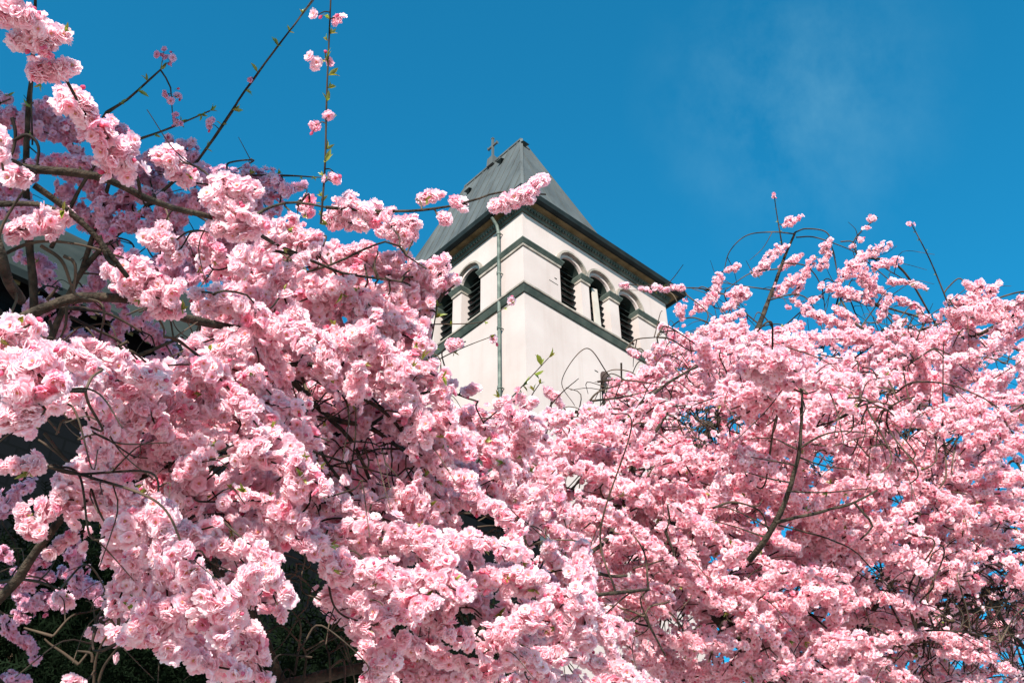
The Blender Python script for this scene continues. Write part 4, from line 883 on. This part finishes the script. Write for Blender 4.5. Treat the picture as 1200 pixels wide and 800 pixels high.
T2.shoot([at(1112, 358, 6.6), at(1090, 305, 6.6), at(1068, 262, 6.6)], .005, .003, .07, .016, False)
T2.shoot([at(917, 290, 8.5), at(911, 255, 8.5), at(907, 228, 8.5)], .006, .003, .08, .02, False)
T2.freeze()
for x, y, d, n in ((907, 230, 8.5, 2), (1068, 264, 6.6, 2), (862, 355, 8, 2), (924, 360, 8.2, 3), (806, 348, 7.5, 2), (762, 338, 7.5, 2)): T2.puff(x, y, d, 2.5, n)
def S2(pts, d, dia, **k):
    P = [at(x, y, d) for x, y in pts]
    if len(P) == 1: P = [P[0] - RX * .02, P[0] + RX * .02]
    T2.spray(P, max(.014, dia / 2 / F * d - FR * .62), 1.0, 'hand', True, **k)
for pts, d, dia in [([(921, 263), (938, 254)], 8.5, 13), ([(899, 302), (921, 288)], 8.5, 14), ([(886, 320), (900, 308)], 8.5, 13), ([(918, 312), (938, 300)], 8.5, 14), ([(972, 283), (963, 296)], 8.5, 14), ([(970, 298), (960, 316)], 8.5, 15), ([(1020, 257), (1029, 255)], 8.5, 10), ([(1015, 267)], 8.5, 8), ([(1008, 281)], 8.5, 8), ([(1000, 288)], 8.5, 7),
                    ([(952, 305), (942, 325), (930, 350)], 8.4, 13), ([(932, 325), (909, 346)], 8.4, 17), ([(1040, 288), (1018, 298), (1000, 308)], 8.4, 15), ([(1003, 308), (985, 328)], 8.3, 17), ([(1052, 306), (1036, 309), (1018, 314)], 8.3, 14), ([(1044, 330), (1062, 331)], 8.2, 11), ([(1066, 331), (1085, 337)], 8.2, 10),
                    ([(1000, 312), (1020, 332), (1022, 352)], 8.2, 22), ([(968, 336), (1012, 350)], 8.2, 20), ([(1010, 330), (1034, 342)], 8.2, 14), ([(938, 358), (962, 372), (1010, 386)], 8.0, 18), ([(980, 362), (1002, 376)], 8.0, 16), ([(1042, 348), (1030, 376)], 8.0, 15), ([(1052, 350), (1080, 362)], 8.0, 12), ([(1078, 366), (1082, 378)], 7.9, 11), ([(1086, 372), (1090, 380)], 7.8, 11), ([(1050, 372), (1055, 378)], 7.8, 12),
                    ([(952, 352), (960, 348)], 8.2, 10), ([(924, 383), (940, 380)], 8.0, 13), ([(1132, 332), (1142, 340)], 6.6, 13), ([(1150, 332), (1144, 350)], 6.6, 14), ([(1170, 333), (1150, 352)], 6.6, 14), ([(1108, 365), (1128, 367)], 6.6, 18), ([(1120, 352), (1160, 358)], 6.6, 24), ([(1135, 372), (1192, 368)], 6.6, 24), ([(1180, 356), (1190, 357)], 6.6, 8), ([(1195, 350), (1210, 345)], 6.6, 9),
                    ([(729, 334), (739, 336)], 7.5, 8), ([(752, 338), (762, 339)], 7.5, 6), ([(768, 336), (777, 337)], 7.5, 9), ([(779, 340)], 7.5, 7), ([(790, 337), (803, 338)], 7.6, 12), ([(853, 316), (867, 311)], 8.3, 12), ([(886, 318), (906, 302)], 8.4, 13), ([(842, 326), (838, 344)], 8.0, 17), ([(836, 348), (812, 366)], 7.9, 17), ([(872, 340), (855, 345)], 7.9, 17), ([(875, 345), (848, 362)], 7.9, 15),
                    ([(796, 360), (800, 378)], 7.5, 14), ([(866, 368), (835, 382), (815, 398)], 7.7, 17), ([(856, 380), (862, 394)], 7.7, 14), ([(936, 384), (893, 394)], 7.6, 13), ([(738, 412), (752, 418)], 6.5, 12), ([(758, 415), (765, 422)], 6.5, 10), ([(717, 448), (730, 447)], 5.6, 10), ([(648, 462), (655, 470), (664, 482)], 5.0, 11), ([(640, 455), (646, 462)], 5.0, 8), ([(1022, 400), (1000, 410)], 7.2, 16), ([(1040, 746), (1078, 742)], 5.6, 22), ([(1090, 742), (1118, 750), (1152, 752)], 5.7, 22), ([(1105, 765), (1165, 772)], 5.7, 20), ([(1186, 662), (1206, 690)], 5.8, 28), ([(1048, 790), (1072, 796)], 5.6, 18), ([(1176, 782), (1190, 786)], 5.9, 16), ([(1062, 705), (1088, 712)], 5.8, 22), ([(1120, 690), (1150, 684)], 6.0, 22), ([(1165, 735), (1185, 728)], 6.3, 16), ([(1100, 795), (1125, 800)], 6.2, 18),
                    ([(880, 415), (905, 420), (945, 442)], 4.35, 40), ([(885, 440), (920, 452)], 4.4, 30), ([(945, 448), (975, 444), (1000, 446)], 4.4, 30), ([(880, 396), (872, 405)], 4.5, 22), ([(890, 428), (860, 440)], 4.4, 24)]:
    S2(pts, d, dia, leaf=.12)
P2a = [(640, 520), (690, 500), (722, 462), (745, 430), (772, 400), (800, 380), (850, 376), (868, 398), (930, 395), (1010, 388), (1090, 382), (1120, 360), (1210, 345), (1210, 806), (765, 806), (715, 720), (672, 640)]
G2 = [[(880, 400), (1010, 395), (1010, 470), (870, 460)]]
GS = [[(784, 462), (830, 456), (884, 478), (884, 500), (820, 532), (800, 520)], [(688, 425), (712, 425), (716, 470), (690, 480)], [(1150, 650), (1215, 650), (1215, 800), (1050, 800), (1030, 765), (1090, 715)], [(944, 400), (992, 398), (992, 426), (946, 420)], [(1140, 410), (1200, 402), (1200, 440), (1150, 442)], [(945, 522), (980, 520), (985, 545), (955, 575), (940, 560)],
      [(1098, 500), (1128, 500), (1130, 545), (1100, 550)], [(715, 545), (775, 540), (778, 562), (730, 562)], [(770, 715), (822, 715), (822, 745), (770, 745)], [(1005, 660), (1035, 655), (1060, 690), (1030, 700)], [(640, 765), (672, 765), (688, 806), (645, 806)]]
T2.gaps = GS
ang2 = lambda x, y: (-24 if y < 450 else -4) if x > 700 else 0
T2.fill(P2a, D2, 165, (.24, .55), .033, ang2, 36, 0, part=True, exclude=[G2[0]], inside=.75, leaf=.12)
T2.fill(P2a, D2, 150, (.26, .58), .034, ang2, 34, .45, inside=.8, dens=.9, leaf=.12)
T2.fill(P2a, D2, 80, (.36, .8), .045, ang2, 30, 1.2, inside=.85, dens=.75, leaf=.1)
T2.fill(P2a, D2, 60, (.36, .8), .045, ang2, 30, 2.0, inside=.85, dens=.7, leaf=.1)
T2.gaps = []
T2.fill([(560, 560), (640, 530), (720, 560), (730, 720), (660, 730), (580, 660)], D2, 20, (.2, .45), .036, -5, 40, .5, inside=.7, leaf=.1)
T2.fill([(770, 440), (1200, 400), (1200, 640), (960, 700), (780, 560)], D2, 40, (.25, .5), .034, -8, 40, 1.6, inside=.7, leaf=.1)
T2.fill(GS[2], lambda x, y: D2(x, y) + .9, 26, (.25, .5), .04, 5, 30, 0, inside=.5, leaf=.1, dens=.9)
T2.fill(GS[0], D2, 4, (.2, .3), .035, -10, 30, .3, inside=.4, leaf=.1, dens=.8)
T2.finish()

# ------------------------------------------------------------------ dark yew between the near tree and the nave
def needle_spray(seed):
    q = np.random.default_rng(seed); V = []; Q = []; n = 0
    for k in range(9):
        t = (k + .5) / 9; sd = 1 if k % 2 else -1; p = np.array([0, 0, t]); d = unit(np.array([sd * .9, q.normal(0, .25), .55])); w = unit(np.cross(d, [0, 1., 0])) * .035; e = p + d * .34 * (1.1 - t * .6)
        V += [p - w, p + w, e + w * .3, e - w * .3]; Q.append((n, n + 1, n + 2, n + 3)); n += 4
    V += [(-.02, 0, 0), (.02, 0, 0), (.01, 0, 1), (-.01, 0, 1)]; Q.append((n, n + 1, n + 2, n + 3))
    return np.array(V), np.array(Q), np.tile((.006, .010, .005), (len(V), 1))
NEEDLES = [needle_spray(i) for i in range(4)]
def make_yew(by, top, label, seed, boughs):
    yew = empty('yew_tree', (by[0], by[1], 0)); tag(yew, label, 'yew tree', 'dark yews behind the blossoms')
    g = np.random.default_rng(seed); a = Acc()
    V, Q = tube_np([by * (1, 1, 0) + (0, 0, z) for z in (-.05, .13 * top, .33 * top, .65 * top, .92 * top)], [.22, .17, .13, .08, .03], 10); a.add(V, Q); a.build('trunk', M_YEWBARK, yew)
    a = Acc()
    for k in range(boughs):                              # boughs of needles, clumped
        ang_ = g.uniform(0, 6.28); h = g.uniform(.35, 1.0)**.8 * top; rr = (1.9 * (1 - (h / (top * 1.13))**2.2) + .2) * g.uniform(.55, 1.0)
        c0 = np.array([by[0] + 1.25 * rr * math.cos(ang_), by[1] + rr * .8 * math.sin(ang_), h]); n = 330
        off = g.normal(0, 1, (n, 3)) * np.array([.36, .36, .22]); X = c0 + off; A = unit(off * (1, 1, .6) + np.array([math.cos(ang_), math.sin(ang_), .2]) * .3 + g.normal(0, .2, (n, 3)))
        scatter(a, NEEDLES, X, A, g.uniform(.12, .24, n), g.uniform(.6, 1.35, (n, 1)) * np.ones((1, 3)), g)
        V, Q = tube_np([np.array([by[0], by[1], max(.4, h - .6)]), (c0 + by * (1, 1, 0) + (0, 0, h)) / 2 * (1, 1, 0) + (0, 0, h - .25), c0], [.03, .02, .008], 5); a.add(V, Q, np.tile((.02, .014, .009), (len(V), 1)))
    a.build('crown', M_NEEDLE, yew, False)
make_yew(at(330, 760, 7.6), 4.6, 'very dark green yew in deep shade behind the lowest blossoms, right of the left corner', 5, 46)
make_yew(at(20, 760, 8.4), 5.6, 'near-black yew added to put dark shade in the lower left corner', 6, 60)  # invented yew hiding the wall, so this corner reads near-black
